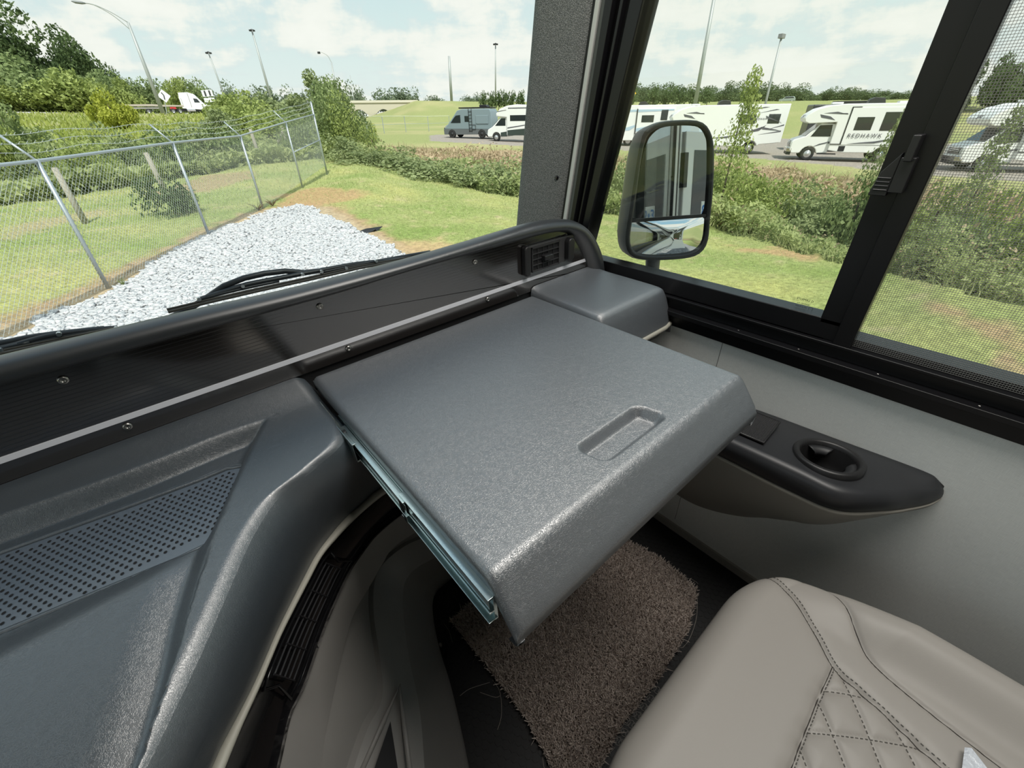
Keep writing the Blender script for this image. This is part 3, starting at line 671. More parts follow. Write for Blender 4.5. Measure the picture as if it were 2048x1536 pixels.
n = 150; W_, Cc, Lc = catmull(wl, n), catmull(cr, n), catmull(lo, n)
W_[-1] = Vector((.9995, -.104, -.656))
s = MB(); rows = [[p+Vector((0, 0, -.01)) for p in W_]]
for t in [0, .03]+[.06+.031*k for k in range(30)]: rows.append([a.lerp(b, t)+Vector((0, 0, .004*math.sin(math.pi*t))) for a, b in zip(W_, Cc)])
for t, bo in ((0, 0), (.12, .010), (.4, .012), (.75, .006), (1, 0)): rows.append([a.lerp(b, t)+Vector((-bo, -bo*.6, 0))*(1 if i < n-25 else max(.25, (n-i)/25)) for i, (a, b) in enumerate(zip(Cc, Lc))])
rows.append([p+Vector((.012, .01, -.004)) for p in Lc])
s.grid(rows); s.f = [f for f in s.f if not (math.hypot(sum(s.v[i][0] for i in f)/4-.898, sum(s.v[i][1] for i in f)/4-.070) < .054 and sum(s.v[i][2] for i in f)/4 > -.66)]; s.m = s.m[:len(s.f)]; s.build('armrest_pad', mat('armrest_plastic', (.022, .023, .026), .42, bump=('noise', 600, .12, .0006)), arm, smooth=True)
pod = [Vector(p) for p in ((1., .64, -1.02), (1., .52, -1.06), (1., .40, -1.088), (1., .303, -1.077), (1., .185, -1.014), (1., .081, -.914), (1., .018, -.847), (1., -.05, -.75), (1., -.104, -.700))]
Pc = catmull(pod, n); La = [p+Vector((.004, .004, -.001)) for p in Lc]; Lb = [p+Vector((-.001, -.001, -.003)) for p in Lc]
s = MB(); rows = [La, Lb, [p+Vector((.003, .001, -.010)) for p in Lb]]
for t in (.12, .3, .5, .7, .85, 1.): rows.append([a.lerp(b, t)+Vector((-.035*math.sin(math.pi*t)*min(1, (n-i)/45), 0, -.01*math.sin(math.pi*t))) for i, (a, b) in enumerate(zip(Lb, Pc))])
s.grid(rows); s.build('armrest_pod', BEIGE, arm, smooth=True)
# cup holder
cc = Vector((.898, .070, -.6335)); u, v = Vector((1, 0, -.08)), Vector((0, 1, -.05))
s = MB(); s.ring(cc, u, v, [(.064, -.008), (.064, .003), (.061, .0065), (.055, .007), (.0515, .004), (.050, -.003)], 48); ch = s.build('cup_holder', BLKP, arm, smooth=True)
s = MB(); s.ring(cc, u, v, [(.050, -.003), (.048, -.04), (.046, -.075), (.0, -.076)], 40); s.build('cup_well', HOLEM, ch, smooth=True)
for k in range(3):
    s = MB(); a0 = .55+k*2.09
    rr = [[cc+(u.normalized()*math.cos(t)+v.normalized()*math.sin(t))*r_+Vector((0, 0, z_)) for t in np.linspace(a0-.5*f_, a0+.5*f_, 12)] for r_, z_, f_ in ((.0495, -.004, 1.), (.042, -.006, .95), (.035, -.012, .7), (.033, -.020, .6))]
    s.grid(rr); s.build('cup_tab', mat('rubber_tab', (.022, .023, .025), .5) if k == 0 else bpy.data.materials['rubber_tab'], ch, smooth=True, solid=.0015)
# ribbed rubber inset
s = MB(); P4 = [Vector(p) for p in ((.955, .262, -.6445), (.955, .186, -.641), (.842, .178, -.6315), (.842, .262, -.636))]
s.add([p+Vector((0, 0, .0035)) for p in P4], [(0, 1, 2, 3)]); ins = s.build('rubber_inset', HOLEM, arm)
s = MB()
for k in range(20):
    a = P4[0].lerp(P4[1], (k+.5)/20); b = P4[3].lerp(P4[2], (k+.5)/20); s.tube([a+Vector((0, 0, .004)), b+Vector((0, 0, .004))], .0011, 4)
for k in range(22):
    a = P4[0].lerp(P4[3], (k+.5)/22); b = P4[1].lerp(P4[2], (k+.5)/22); s.tube([a+Vector((0, 0, .0035)), b+Vector((0, 0, .0035))], .0008, 4)
s.build('inset_weave', mat('inset_rubber', (.03, .03, .032), .5), ins)
s = MB(); s.tube([p+Vector((0, 0, .003)) for p in P4]+[P4[0]+Vector((0, 0, .003))], .0028, 6); s.build('inset_rim', BLKP, ins, smooth=True)

# ================================================================== SEAT
seat = empty('passenger_seat', 'light grey-beige leather passenger seat cushion with diamond quilting', 'seat', (0, 0, 0))
SC = .43
seamA = pxline([(1540, 1143), (1590, 1200), (1635, 1270), (1668, 1330), (1720, 1378), (1800, 1452), (1890, 1536), (2000, 1640)], -.80, 50)
seamB = pxline([(1610, 1146), (1672, 1200), (1712, 1272), (1752, 1328), (1850, 1412), (2010, 1536), (2120, 1625)], -.80, 50)
qfront = pxline([(1668, 1330), (1640, 1395), (1614, 1460), (1585, 1536), (1550, 1620)], -.80, 20)
quilt = [pxline(l, -.80, 24) for l in ([(1653, 1378), (1728, 1391)], [(1618, 1462), (1730, 1475), (1842, 1494)], [(1585, 1548), (1750, 1570), (1930, 1600)],
         [(1690, 1356), (1728, 1440), (1767, 1536), (1790, 1600)], [(1640, 1400), (1668, 1468), (1695, 1536), (1720, 1600)], [(1604, 1494), (1618, 1536), (1640, 1600)], [(1796, 1457), (1833, 1527), (1870, 1600)])]
def mir(l): return [Vector((2*SC-p.x, p.y, p.z)) for p in l]
seams = [seamA, seamB, qfront, mir(seamA), mir(seamB)]
def grp(l): return np.array([(p.x, p.y) for p in l])
def dist_lines(X, Y, lines):
    best = np.full(X.shape, 9.)
    for l in lines:
        A = grp(l)
        for (ax_, ay_), (bx_, by_) in zip(A[:-1], A[1:]):
            dx, dy = bx_-ax_, by_-ay_; t = np.clip(((X-ax_)*dx+(Y-ay_)*dy)/(dx*dx+dy*dy+1e-12), 0, 1)
            best = np.minimum(best, np.hypot(X-ax_-dx*t, Y-ay_-dy*t))
    return best
ny, nx_ = 210, 230
yy = np.concatenate([np.linspace(0, .06, 30), np.linspace(.0625, .62, ny-30)])     # distance back from the front edge
uu = np.linspace(-1, 1, nx_); UU, YY = np.meshgrid(np.sign(uu)*(1-(1-np.abs(uu))**1.25), yy)
# half width along the depth; rounded front corner
hwid = .275 + .065*(1-np.exp(-YY/.10)); 
X = SC + UU*hwid; Yw = .088 - YY - .035*np.clip((np.abs(UU)-.55)/.45, 0, 1)**2.2
fr = np.clip(YY/.055, 0, 1); Zs = -.800 - .052*(1-np.sqrt(np.clip(1-(1-fr)**2, 0, 1)))
ed = np.clip((1-np.abs(UU))/.10, 0, 1); Zs = Zs - .045*(1-np.sqrt(np.clip(1-(1-ed)**2, 0, 1)))
bol = np.clip((np.abs(UU)-.66)/.22, 0, 1); bol = bol*bol*(3-2*bol)*np.clip((YY-.06)/.16, 0, 1); Zs = Zs + .038*bol
dS = dist_lines(X, Yw, seams); Zs -= .0045*np.exp(-(dS/.0030)**2) ; Zs -= .003*np.exp(-(dS/.012)**2)
dQ = dist_lines(X, Yw, quilt); Zs -= .0035*np.exp(-(dQ/.0035)**2) + .0035*np.exp(-(dQ/.014)**2)
V = np.stack([X, Yw, Zs], -1)
bot = V.copy(); 
def skirt(line, out, dz): r = line.copy(); r[:, 2] = np.minimum(r[:, 2]+dz, -.80+dz); r[:, :2] += out; return r
G = [V[i] for i in range(ny)]
front = V[0].copy(); f1 = front.copy(); f1[:, 2] = -.872; f1[:, 1] -= .004; f2 = f1.copy(); f2[:, 2] = -.92; f2[:, 1] -= .02
G = [f2, f1] + G; G = np.array(G)
L_ = G[:, :1].copy(); L_[:, :, 2] = -.92; Rr = G[:, -1:].copy(); Rr[:, :, 2] = -.92
L2 = G[:, :1].copy(); L2[:, :, 2] = -.87; R2 = G[:, -1:].copy(); R2[:, :, 2] = -.87
G = np.concatenate([L_, L2, G, R2, Rr], 1); a_, b_ = G.shape[:2]
idx = np.arange(a_*b_).reshape(a_, b_); F = np.stack([idx[:-1, :-1], idx[:-1, 1:], idx[1:, 1:], idx[1:, :-1]], -1).reshape(-1, 4)[:, ::-1]
fast_mesh('seat_cushion', G.reshape(-1, 3), F, SEATM, seat, smooth=True)
def seat_z(x, y):
    d = ((X-x)**2+(Yw-y)**2).ravel(); i = np.argpartition(d, 4)[:4]; w_ = 1/(d[i]+1e-8); return float((Zs.ravel()[i]*w_).sum()/w_.sum())
s = MB()
for l, off in ((seamA, .006), (seamA, -.0), (qfront, .003)) + tuple((q, 0) for q in quilt):
    l = resample(l, max(6, int(sum((l[i+1]-l[i]).length for i in range(len(l)-1))/.0062)))
    for a, b in zip(l[:-1], l[1:]):
        d = (b-a); nrm = Vector((d.y, -d.x, 0)).normalized()*-off; p, q = a.lerp(b, .2)+nrm, a.lerp(b, .75)+nrm
        p.z = seat_z(p.x, p.y)+.0009; q.z = seat_z(q.x, q.y)+.0009; s.tube([p, q], .0007, 4)
props(s.build('stitches', STITCH, seat), kind='stuff')
s = MB()
for l in (seamA, seamB, qfront):
    s.tube([Vector((p.x, p.y, seat_z(p.x, p.y)+.0002)) for p in l], .0008, 4)
s.build('seam_line', mat('seam_dark_thread', (.05, .045, .04), .9), seat)  # thin dark line laid along the seams
# clear plastic tag on the bolster seam
s = MB(); t0 = [(1926, 1497), (1938, 1499), (1962, 1530), (1985, 1560), (1915, 1600), (1918, 1545)]
s.add([Z(x, y, -.792)+Vector((0, 0, .004+.002*(i % 2))) for i, (x, y) in enumerate(t0)], [tuple(range(6))])
tag = s.build('plastic_tag', mat('clear_bag_plastic', (.62, .66, .72), .12, bump=('noise', 60, .9, .01)), None, solid=.0006); props(tag, 'small shiny clear plastic tag lying on the seat cushion at the bottom right corner', 'tag')
s = MB(); s.box((.17, -.48, -.93), (.70, .040, -.90)); s.box((.20, -.45, -1.23), (.66, .0, -.93)); s.build('seat_base', mat('seat_base_black', (.02, .02, .02), .5), seat, bevel=.006)
for xa in (.19, .62): s = MB(); s.box((xa, -.5, FZ+.001), (xa+.05, .06, FZ+.03)); s.build('floor_rail', BLKP, seat, bevel=.003)
s = MB(); cx_ = SC
s.prism([(-.52, -.80), (-.50, -.76), (-.66, -.10), (-.80, -.08), (-.72, -.78)], cx_-.29, cx_+.29, 0)
s.build('seat_back', SEATM, seat, bevel=.03)

# ================================================================== CARPET MAT
cm = empty('carpet_mat', 'brown shaggy cut-pile carpet sample lying on the black rubber floor', 'carpet')
cp = [Z(x, y, FZ) for x, y in ((902, 1246), (1000, 1160), (1120, 1085), (1250, 1083), (1320, 1120), (1392, 1183), (1376, 1262), (1318, 1360), (1245, 1450), (1188, 1560), (1115, 1560), (1052, 1440), (965, 1325))]
s = MB(); s.prism([(p.x, p.y) for p in cp], FZ+.0005, FZ+.010, 2); s.build('carpet_backing', mat('carpet_base', (.10, .085, .075), .95), cm)
N_ = 90000; mn = np.array([min(p.x for p in cp), min(p.y for p in cp)]); mxx = np.array([max(p.x for p in cp), max(p.y for p in cp)])
pts = mn + (mxx-mn)*rng.random((N_, 2))
cpa = [Vector((p.x, p.y, 0)) for p in cp]
px_, py_ = pts[:, 0], pts[:, 1]; ins_ = np.zeros(N_, bool); j = len(cpa)-1
for i in range(len(cpa)):
    a, b = cpa[i], cpa[j]; c_ = ((a.y > py_) != (b.y > py_)) & (px_ < (b.x-a.x)*(py_-a.y)/(b.y-a.y+1e-12)+a.x); ins_ ^= c_; j = i
pts = pts[ins_]; n_ = len(pts)
def tufts(P0, h, wdt, lean, zbase):
    n_ = len(P0); an = rng.random(n_)*6.283; hh = h*(.6+.7*rng.random(n_)); ln = rng.normal(0, lean, (n_, 2))
    dx = np.cos(an)*wdt*.5; dy = np.sin(an)*wdt*.5; V = np.zeros((n_, 6, 3)); zb = zbase if np.ndim(zbase) else np.full(n_, zbase)
    V[:, 0] = np.stack([P0[:, 0]-dx, P0[:, 1]-dy, zb], -1); V[:, 1] = np.stack([P0[:, 0]+dx, P0[:, 1]+dy, zb], -1)
    V[:, 2] = np.stack([P0[:, 0]+dx*.8+ln[:, 0]*.5, P0[:, 1]+dy*.8+ln[:, 1]*.5, zb+hh*.6], -1); V[:, 3] = np.stack([P0[:, 0]-dx*.8+ln[:, 0]*.5, P0[:, 1]-dy*.8+ln[:, 1]*.5, zb+hh*.6], -1)
    V[:, 4] = np.stack([P0[:, 0]+dx*.4+ln[:, 0], P0[:, 1]+dy*.4+ln[:, 1], zb+hh], -1); V[:, 5] = np.stack([P0[:, 0]-dx*.4+ln[:, 0], P0[:, 1]-dy*.4+ln[:, 1], zb+hh], -1)
    k = np.arange(n_)[:, None]*6; F = np.concatenate([k+np.array([[0, 1, 2, 3]]), k+np.array([[3, 2, 4, 5]])], 0)
    return V.reshape(-1, 3), F
V, F = tufts(pts, .012, .0032, .0055, FZ+.008)
CARP = leaf_mat('carpet_yarn', (.22, .18, .155), (.95, .84, .76), .9, 330, .2)
props(fast_mesh('carpet_pile', V, F, CARP, cm), kind='stuff')
# pale netting showing at the mat's lower right edge
s = MB()
for i in range(7):
    for j in range(3):
        c0 = Z(1305-13*i+j*9, 1375+17*i+j*6, FZ).lerp(Z(1305-13*i+j*9, 1375+17*i+j*6, FZ), 1); r_ = .009
        s.tube([(c0.x+r_*math.cos(t), c0.y+r_*math.sin(t), FZ+.002) for t in np.linspace(0, 2*math.pi, 7)], .0011, 4, cap=False)
s.build('backing_net', mat('net_grey', (.22, .21, .20), .9), cm)
s = MB()
for pl in ([(1395, 1188), (1392, 1240), (1372, 1290), (1350, 1297)], [(980, 1365), (940, 1378), (920, 1392)], [(985, 1360), (1000, 1385), (1003, 1430), (995, 1460)], [(1350, 1150), (1385, 1160), (1396, 1168)], [(888, 1248), (898, 1262), (905, 1285)], [(1280, 1425), (1292, 1437), (1290, 1448), (1275, 1430)], [(960, 1385), (990, 1395), (1000, 1392)], [(1230, 1495), (1215, 1510), (1198, 1520)], [(1085, 1515), (1090, 1550)]):
    s.tube([p+Vector((0, 0, .0015)) for p in pxline(pl, FZ, 10)], .0006, 4)
props(s.build('loose_threads', mat('loose_thread', (.30, .27, .24), .9)), 'loose pale carpet threads scattered on the black floor round the carpet', 'threads', kind='stuff')

# ================================================================== DOOR MIRROR (outside)
mir_ = empty('door_mirror', 'large black door mirror with round spot mirror glass below, outside the side window', 'mirror')
nrm = Vector((-.52, -.845, .12)).normalized(); up = Vector((0, 0, 1)); right = nrm.cross(up).normalized()*-1; upm = right.cross(nrm).normalized()
if upm.z < 0: upm = -upm
# image-left is towards +y / body: choose right so that it points to screen right
mc_ = hit(1334, 380, 0, 1.16)
if (right @ Vector(BI[0].tolist())) < 0: right = -right
def plane_hit(px, py, c, n_):
    d = Vector(ray(px, py).tolist()); return d*(c.dot(n_)/d.dot(n_))
def mpl(pts, k=0.): 
    return [plane_hit(x, y, mc_+nrm*k, nrm) for x, y in pts]
def rounded(pts, n=72):
    P_ = [Vector((x, y, 0)) for x, y in pts]; P_ = P_+P_[:1]; 
    Q = [P_[-2]] + P_ + [P_[1]]; out = []
    for i in range(1, len(Q)-2):
        for k in range(10):
            t = k/10; a, b, c, d = Q[i-1], Q[i], Q[i+1], Q[i+2]; out.append(.5*((2*b)+(c-a)*t+(2*a-5*b+4*c-d)*t*t+(3*b-a-3*c+d)*t**3))
    out.append(out[0].copy()); r = resample(out, n+1)[:-1]; return [(p.x, p.y) for p in r]
face = rounded([(1290, 262), (1318, 246), (1360, 241), (1400, 243), (1420, 262), (1428, 300), (1426, 380), (1420, 440), (1416, 480), (1404, 503), (1380, 515), (1330, 520), (1285, 519), (1262, 511), (1252, 492), (1252, 465), (1262, 400), (1274, 320), (1281, 285)])
inner = rounded([(1300, 266), (1322, 255), (1360, 249), (1396, 251), (1413, 268), (1419, 300), (1417, 380), (1412, 440), (1408, 478), (1396, 496), (1376, 506), (1330, 511), (1290, 510), (1269, 503), (1261, 488), (1261, 465), (1271, 400), (1282, 320), (1290, 285)])
back = Vector((.10, .05, .0)) - nrm*.045
fo, fi = mpl(face), mpl(inner)
cen = sum(fo, Vector())/len(fo)
def shift(L, d, sc=1.): return [cen+(p-cen)*sc+d for p in L]
fin = mpl(inner, -.008)
s = MB(); rows = [fin, fi, [a.lerp(b, .5)+nrm*.004 for a, b in zip(fi, fo)], fo]
s.grid([r+[r[0]] for r in rows]); s.build('mirror_bezel', BLKP, mir_, smooth=True)
s = MB(); bk = -nrm
rows = [fo, shift(fo, bk*.015, 1.015), shift(fo, bk*.06, 1.0), shift(fo, bk*.10, .90), shift(fo, bk*.125, .65), shift(fo, bk*.13, .1)]
s.grid([r+[r[0]] for r in rows]); s.build('mirror_housing', mat('mirror_grey', (.10, .10, .105), .5), mir_, smooth=True)
MIR = mat('mirror_glass', (.86, .88, .87), .01, metal=1)
def glassy(pts, k, name, mt, dome=0.):
    P_ = mpl(pts, k); c = sum(P_, Vector())/len(P_); rows = []
    for t in (1, .9, .75, .6, .45, .3, .15, .02): rows.append([c+(p-c)*t+nrm*dome*(1-t*t) for p in P_])
    s = MB(); s.grid([r+[r[0]] for r in rows]); return s.build(name, mt, mir_, smooth=True)
glassy(rounded([(1305, 268), (1325, 255), (1365, 251), (1398, 255), (1411, 272), (1413, 320), (1411, 380), (1405, 425), (1385, 430), (1330, 434), (1275, 438), (1262, 432), (1262, 420), (1272, 380), (1284, 320), (1294, 285)], 60), -.006, 'main_glass', MIR)
glassy(rounded([(1262, 446), (1300, 440), (1350, 437), (1395, 433), (1409, 438), (1408, 460), (1402, 486), (1390, 501), (1360, 508), (1310, 511), (1275, 508), (1258, 496), (1255, 475), (1256, 455)], 60), -.004, 'spot_glass', MIR, .010)
s = MB(); P_ = mpl([(1256, 439), (1413, 428), (1413, 434), (1256, 445)], -.001); s.add(P_+[p-nrm*.004 for p in P_], [(0, 1, 2, 3), (7, 6, 5, 4), (0, 4, 5, 1), (3, 2, 6, 7)]); s.build('glass_divider', BLKP, mir_)
e0 = plane_hit(1306, 516, mc_-nrm*.04, nrm); e1 = plane_hit(1304, 545, mc_-nrm*.04, nrm)
s = MB(); s.tube([e0+Vector((0, 0, .02)), e0, e1, e1+Vector((0, .02, -.05)), Vector((1.07, e1.y+.12, e1.z-.16))], [.020, .022, .021, .024, .03], 14); s.build('mirror_arm', bpy.data.materials['mirror_grey'], mir_, smooth=True)

# ================================================================== WIPERS (outside the windshield)
WIPM = mat('wiper_black', (.02, .022, .025), .35); WIPS = mat('wiper_rivet', (.6, .62, .64), .3, metal=1)
def wpts(pts, y): return [Yp(x, yy_, y+.0) for x, yy_ in pts]
def wiper(lab, blade, rubber, bridge1, bridge2, armp, rivets):
    t = empty('wiper', lab, 'wiper')
    s = MB(); s.tube(wpts(rubber, 1.132), .0035, 6); s.tube([p+Vector((0, .006, .004)) for p in wpts(rubber, 1.132)], .0025, 6); s.build('rubber_blade', mat('wiper_rubber', (.06, .05, .04), .5) if 'wiper_rubber' not in bpy.data.materials else bpy.data.materials['wiper_rubber'], t, smooth=True)
    s = MB(); s.tube(catmull(wpts(blade, 1.145), 24), .0060, 6); s.build('blade_frame', WIPM, t, smooth=True)
    for b in (bridge1, bridge2):
        s = MB(); s.tube(catmull(wpts(b, 1.142), 10), .0040, 6); s.build('bridge', WIPM, t, smooth=True)
    s = MB(); s.tube(catmull(wpts(armp, 1.155), 16), .0070, 8); s.build('wiper_arm', WIPM, t, smooth=True)
    for x, y in rivets: s = MB(); q = Yp(x, y, 1.136); s.cyl(q-Vector((0, .004, 0)), q+Vector((0, .004, 0)), .0042, 8); s.build('rivet', WIPS, t)
wiper('long black wiper parked across the windshield above the gravel', [(397, 600), (440, 586), (490, 570), (560, 556), (640, 541), (720, 527), (800, 519), (860, 513)],
      [(336, 624), (420, 604), (520, 581), (620, 559), (720, 536), (820, 518)], [(397, 600), (440, 588), (500, 574), (558, 562)], [(640, 545), (690, 535), (750, 523)],
      [(330, 640), (390, 612), (450, 571), (500, 553), (552, 543), (565, 541), (600, 546), (700, 533), (860, 505)], [(398, 598), (485, 572), (605, 549), (643, 543), (692, 536), (752, 522)])
wiper('second black wiper at the far left edge of the windshield', [(-160, 726), (-60, 708), (20, 693), (100, 672), (180, 661), (236, 656)],
      [(-160, 745), (0, 708), (120, 683), (236, 660)], [(-100, 722), (0, 698), (60, 684)], [(60, 688), (120, 674), (190, 662)],
      [(-200, 760), (-80, 700), (0, 688), (60, 676), (118, 668), (210, 658)], [(0, 700), (118, 668), (232, 657)])

# ================================================================== THE LAND OUTSIDE (level axes, tilted at the end)
EXT = []
def azel(px, py):
    d = ray(px, py, BE); return math.degrees(math.atan2(d[0], d[1])), d[2]/math.hypot(d[0], d[1])
def tan_at(az, py):
    px = 1024.
    for _ in range(40):
        a, t = azel(px, py); px += (az-a)*14
        px = min(max(px, -900), 2900)
    return azel(px, py)[1]
def pos(az, d, z=0.): return Vector((d*math.sin(R(az)), d*math.cos(R(az)), z))
GR = -2.35
# each column: azimuth, then distance of [lawn edge, ditch bottom 1, ditch bottom 2, bank top, lot start, lot end, field, rise start, rise top, far] with a pixel row or a height
COLS = [
 (-30, [(21, -2.35), (24, -2.7), (27, -2.7), (31, -2.2), (42, -1.6), (60, -.9), (85, 0.), (110, .9), (126, 1.4), (170, 1.6)]),
 (-6.2, [(22.5, -2.3), (25, -2.7), (28, -2.7), (32, -2.1), (43, -1.5), (60, -.6), (85, .3), (112, 1.2), (126, 1.55), (170, 1.6)]),
 (4.4, [(25, -2.2), (28, -2.7), (32, -2.7), (37, -2.0), (47, -1.4), (60, -.9), (80, -.1), (104, .85), (126, .9), (170, 1.0)]),
 (14, [(29, -2.05), (32, -2.6), (36, -2.7), (42, -2.0), (52, -1.5), (65, -.9), (85, -.3), (110, .5), (126, .6), (170, .6)]),
 (21.6, [(29, 'r'), (33, -2.9), (38, -2.9), (44, -2.2), (50, -2.0), (62, -1.9), (80, -1.5), (150, -1.6), (200, -1.5), (300, -1.5)]),
 (28.8, [(24, 'r'), (27, -3.2), (32, -3.2), (42, -2.25), (50, -2.15), (62, -2.1), (90, -1.9), (125, -1.2), (160, 'e'), (230, 4.4)]),
 (36, [(18.5, 'r'), (22, -3.4), (28, -3.4), (40, -2.45), (46, -2.38), (66, -2.2), (90, -2.0), (118, -1.4), (150, 'e'), (230, 3.8)]),
 (50, [(16, 'r'), (20, -3.5), (26, -3.5), (38, -2.8), (43, -2.75), (70, -2.6), (90, -2.3), (105, -1.6), (135, 'e'), (230, 3.0)]),
 (65, [(14.5, 'r'), (18, -3.6), (25, -3.6), (34, -2.85), (38, -2.85), (66, -2.8), (85, -2.3), (95, -1.4), (118, 'e'), (230, 2.1)]),
 (77, [(10.5, 'r'), (14, -3.6), (21, -3.7), (30, -2.95), (34, -2.98), (62, -2.9), (80, -2.4), (88, -1.4), (110, 'e'), (230, 1.9)]),
 (87, [(8.4, 'r'), (11.5, -3.5), (19, -3.7), (28, -3.0), (32, -3.0), (60, -2.9), (80, -2.4), (88, -1.4), (110, 1.6), (230, 1.6)]),
 (120, [(8, -2.45), (11, -3.4), (18, -3.7), (28, -3.1), (32, -3.1), (60, -2.9), (80, -2.4), (88, -1.4), (110, 1.6), (230, 1.6)]),
]
rowpx = {21.6: 312, 28.8: 352, 36: 384, 50: 424, 65: 465, 77: 525, 87: 575}
embpx = {28.8: 201, 36: 203, 50: 204, 65: 203, 77: 199}
prof_ = []
for az, en in COLS:
    r = []
    for d, z in en:
        if z == 'r': t = tan_at(az, rowpx[az]); z = t*d; 
        elif z == 'e': z = tan_at(az, embpx[az])*d
        r.append((d, z))
    prof_.append((az, [0.01, 6]+[q[0] for q in r]+[600], [GR, GR]+[q[1] for q in r]+[r[-1][1]]))
def profile(az):
    az = (az+180-45) % 360 - 180 + 45
    if az <= prof_[0][0] or az >= prof_[-1][0]:
        p = prof_[0] if (az <= prof_[0][0] or az > 160) else prof_[-1]
        return p[1], p[2]
    for a, b in zip(prof_[:-1], prof_[1:]):
        if a[0] <= az <= b[0]:
            t = (az-a[0])/(b[0]-a[0]); return [u+(v-u)*t for u, v in zip(a[1], b[1])], [u+(v-u)*t for u, v in zip(a[2], b[2])]
def ground_z(x, y):
    d = math.hypot(x, y); D, Z_ = profile(math.degrees(math.atan2(x, y))); return float(np.interp(d, D, Z_))
azs = np.concatenate([np.arange(-32, 112, .3), np.arange(112, 328, 4.)]); rs = np.concatenate([[.3], 1.0*1.0185**np.arange(0, 352)])
def noise2(x, y, sc_, seed=0):
    """cheap value noise on arrays"""
    x = x/sc_+seed*17.3; y = y/sc_+seed*9.1; xi = np.floor(x).astype(int); yi = np.floor(y).astype(int); fx = x-xi; fy = y-yi; fx = fx*fx*(3-2*fx); fy = fy*fy*(3-2*fy)
    def h(a, b): 
        n = (a*374761393+b*668265263+seed*9176) & 0x7fffffff; n = ((n ^ (n >> 13))*1274126177) & 0x7fffffff; return (n ^ (n >> 16)) % 10007/10007.
    return (h(xi, yi)*(1-fx)+h(xi+1, yi)*fx)*(1-fy)+(h(xi, yi+1)*(1-fx)+h(xi+1, yi+1)*fx)*fy
def fbm(x, y, sc_, seed=0, o=4): return sum(noise2(x, y, sc_/2**k, seed+k)*.5**k for k in range(o))/sum(.5**k for k in range(o))
PR = [profile(a) for a in azs]
V = []; Cc_ = []
GRAV = [pos(*[azel(x, y)[0], GR/azel(x, y)[1]]) for x, y in ((-260, 800), (-60, 700), (40, 662), (130, 617), (222, 582), (300, 538), (400, 486), (480, 450), (545, 426), (600, 419), (645, 426), (682, 447), (722, 470), (770, 490), (815, 512), (1000, 610), (1100, 800))]
GRAV += [Vector((6, -1, 0)), Vector((5, -9, 0)), Vector((-6, -9, 0)), Vector((-5, 2, 0))]
gp = np.array([(p.x, p.y) for p in GRAV])
def sd_poly(x, y, P_):
    d = np.full(x.shape, 1e9); c = np.zeros(x.shape, bool); n = len(P_); j = n-1
    for i in range(n):
        ax_, ay_ = P_[i]; bx_, by_ = P_[j]; dx, dy = bx_-ax_, by_-ay_; t = np.clip(((x-ax_)*dx+(y-ay_)*dy)/(dx*dx+dy*dy+1e-9), 0, 1)
        d = np.minimum(d, np.hypot(x-ax_-dx*t, y-ay_-dy*t)); c ^= ((ay_ > y) != (by_ > y)) & (x < (bx_-ax_)*(y-ay_)/(by_-ay_+1e-12)+ax_); j = i
    return np.where(c, -d, d)
AZ, RS = np.meshgrid(azs, rs, indexing='ij'); X_ = RS*np.sin(np.radians(AZ)); Y_ = RS*np.cos(np.radians(AZ))
Zg = np.array([np.interp(rs, D, z) for D, z in PR]); Dk = np.array([D for D, z in PR])
Zg = Zg + (fbm(X_, Y_, 2.5, 3)-.5)*.10*np.clip(RS/8, .2, 1)*(RS < 300)
inD = ((RS > Dk[:, 2:3]) & (RS < Dk[:, 5:6]))
Zg = Zg + inD*(fbm(X_, Y_, 1.2, 5)-.5)*.5
sdg = sd_poly(X_, Y_, gp)
def px_patch(pts): return np.array([(p.x, p.y) for p in [pos(azel(x, y)[0], GR/azel(x, y)[1]) for x, y in pts]])
col = np.zeros(X_.shape+(3,))
def mixto(c, m_): 
    global col; m_ = np.clip(m_, 0, 1)[..., None]; col = col*(1-m_)+np.array(c)*m_
nA, nB = fbm(X_, Y_, 1.6, 11), fbm(X_, Y_, .35, 21)
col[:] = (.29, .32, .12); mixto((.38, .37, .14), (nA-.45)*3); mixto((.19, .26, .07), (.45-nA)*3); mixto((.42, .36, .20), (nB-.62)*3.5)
dirt = (.36, .25, .145)
wob = (nB-.5)*.8+(nA-.5)*.7
mixto(dirt, np.clip((.75-sdg+wob)/.35, 0, 1)*(RS < 16)); mixto((.46, .38, .26), np.clip((.45-sdg+wob*.7)/.3, 0, 1)*(RS < 16)*.6)
for pts, c in (([(560, 400), (640, 384), (735, 392), (700, 410), (640, 420), (560, 424)], (.40, .26, .14)), ([(790, 480), (860, 470), (930, 490), (900, 510), (820, 505)], (.44, .31, .17)), ([(1480, 452), (1600, 465), (1690, 492), (1640, 496), (1540, 472)], (.42, .27, .15)), ([(1880, 640), (1990, 668), (2040, 700), (1960, 690)], (.38, .26, .15)), ([(300, 395), (420, 360), (500, 352), (520, 366), (430, 385), (320, 408)], (.34, .25, .15)), ([(0, 470), (90, 440), (220, 415), (215, 425), (90, 462), (0, 495)], (.36, .30, .17))):
    mixto(c, np.clip((.25-sd_poly(X_, Y_, px_patch(pts))+wob*1.3)/.4, 0, 1)*.85)
inlot = (RS > Dk[:, 6:7]) & (RS < Dk[:, 7:8]) & (AZ > 30) & (AZ < 115)
bank = (RS > Dk[:, 4:5]+.5) & (RS < Dk[:, 5:6]-.3)
mixto((.13, .15, .05), inD*1.); mixto((.40, .28, .19), bank*np.clip((fbm(X_, Y_, 3., 31)-.30)*6, 0, 1)*.9); mixto((.20, .16, .08), bank*.35)
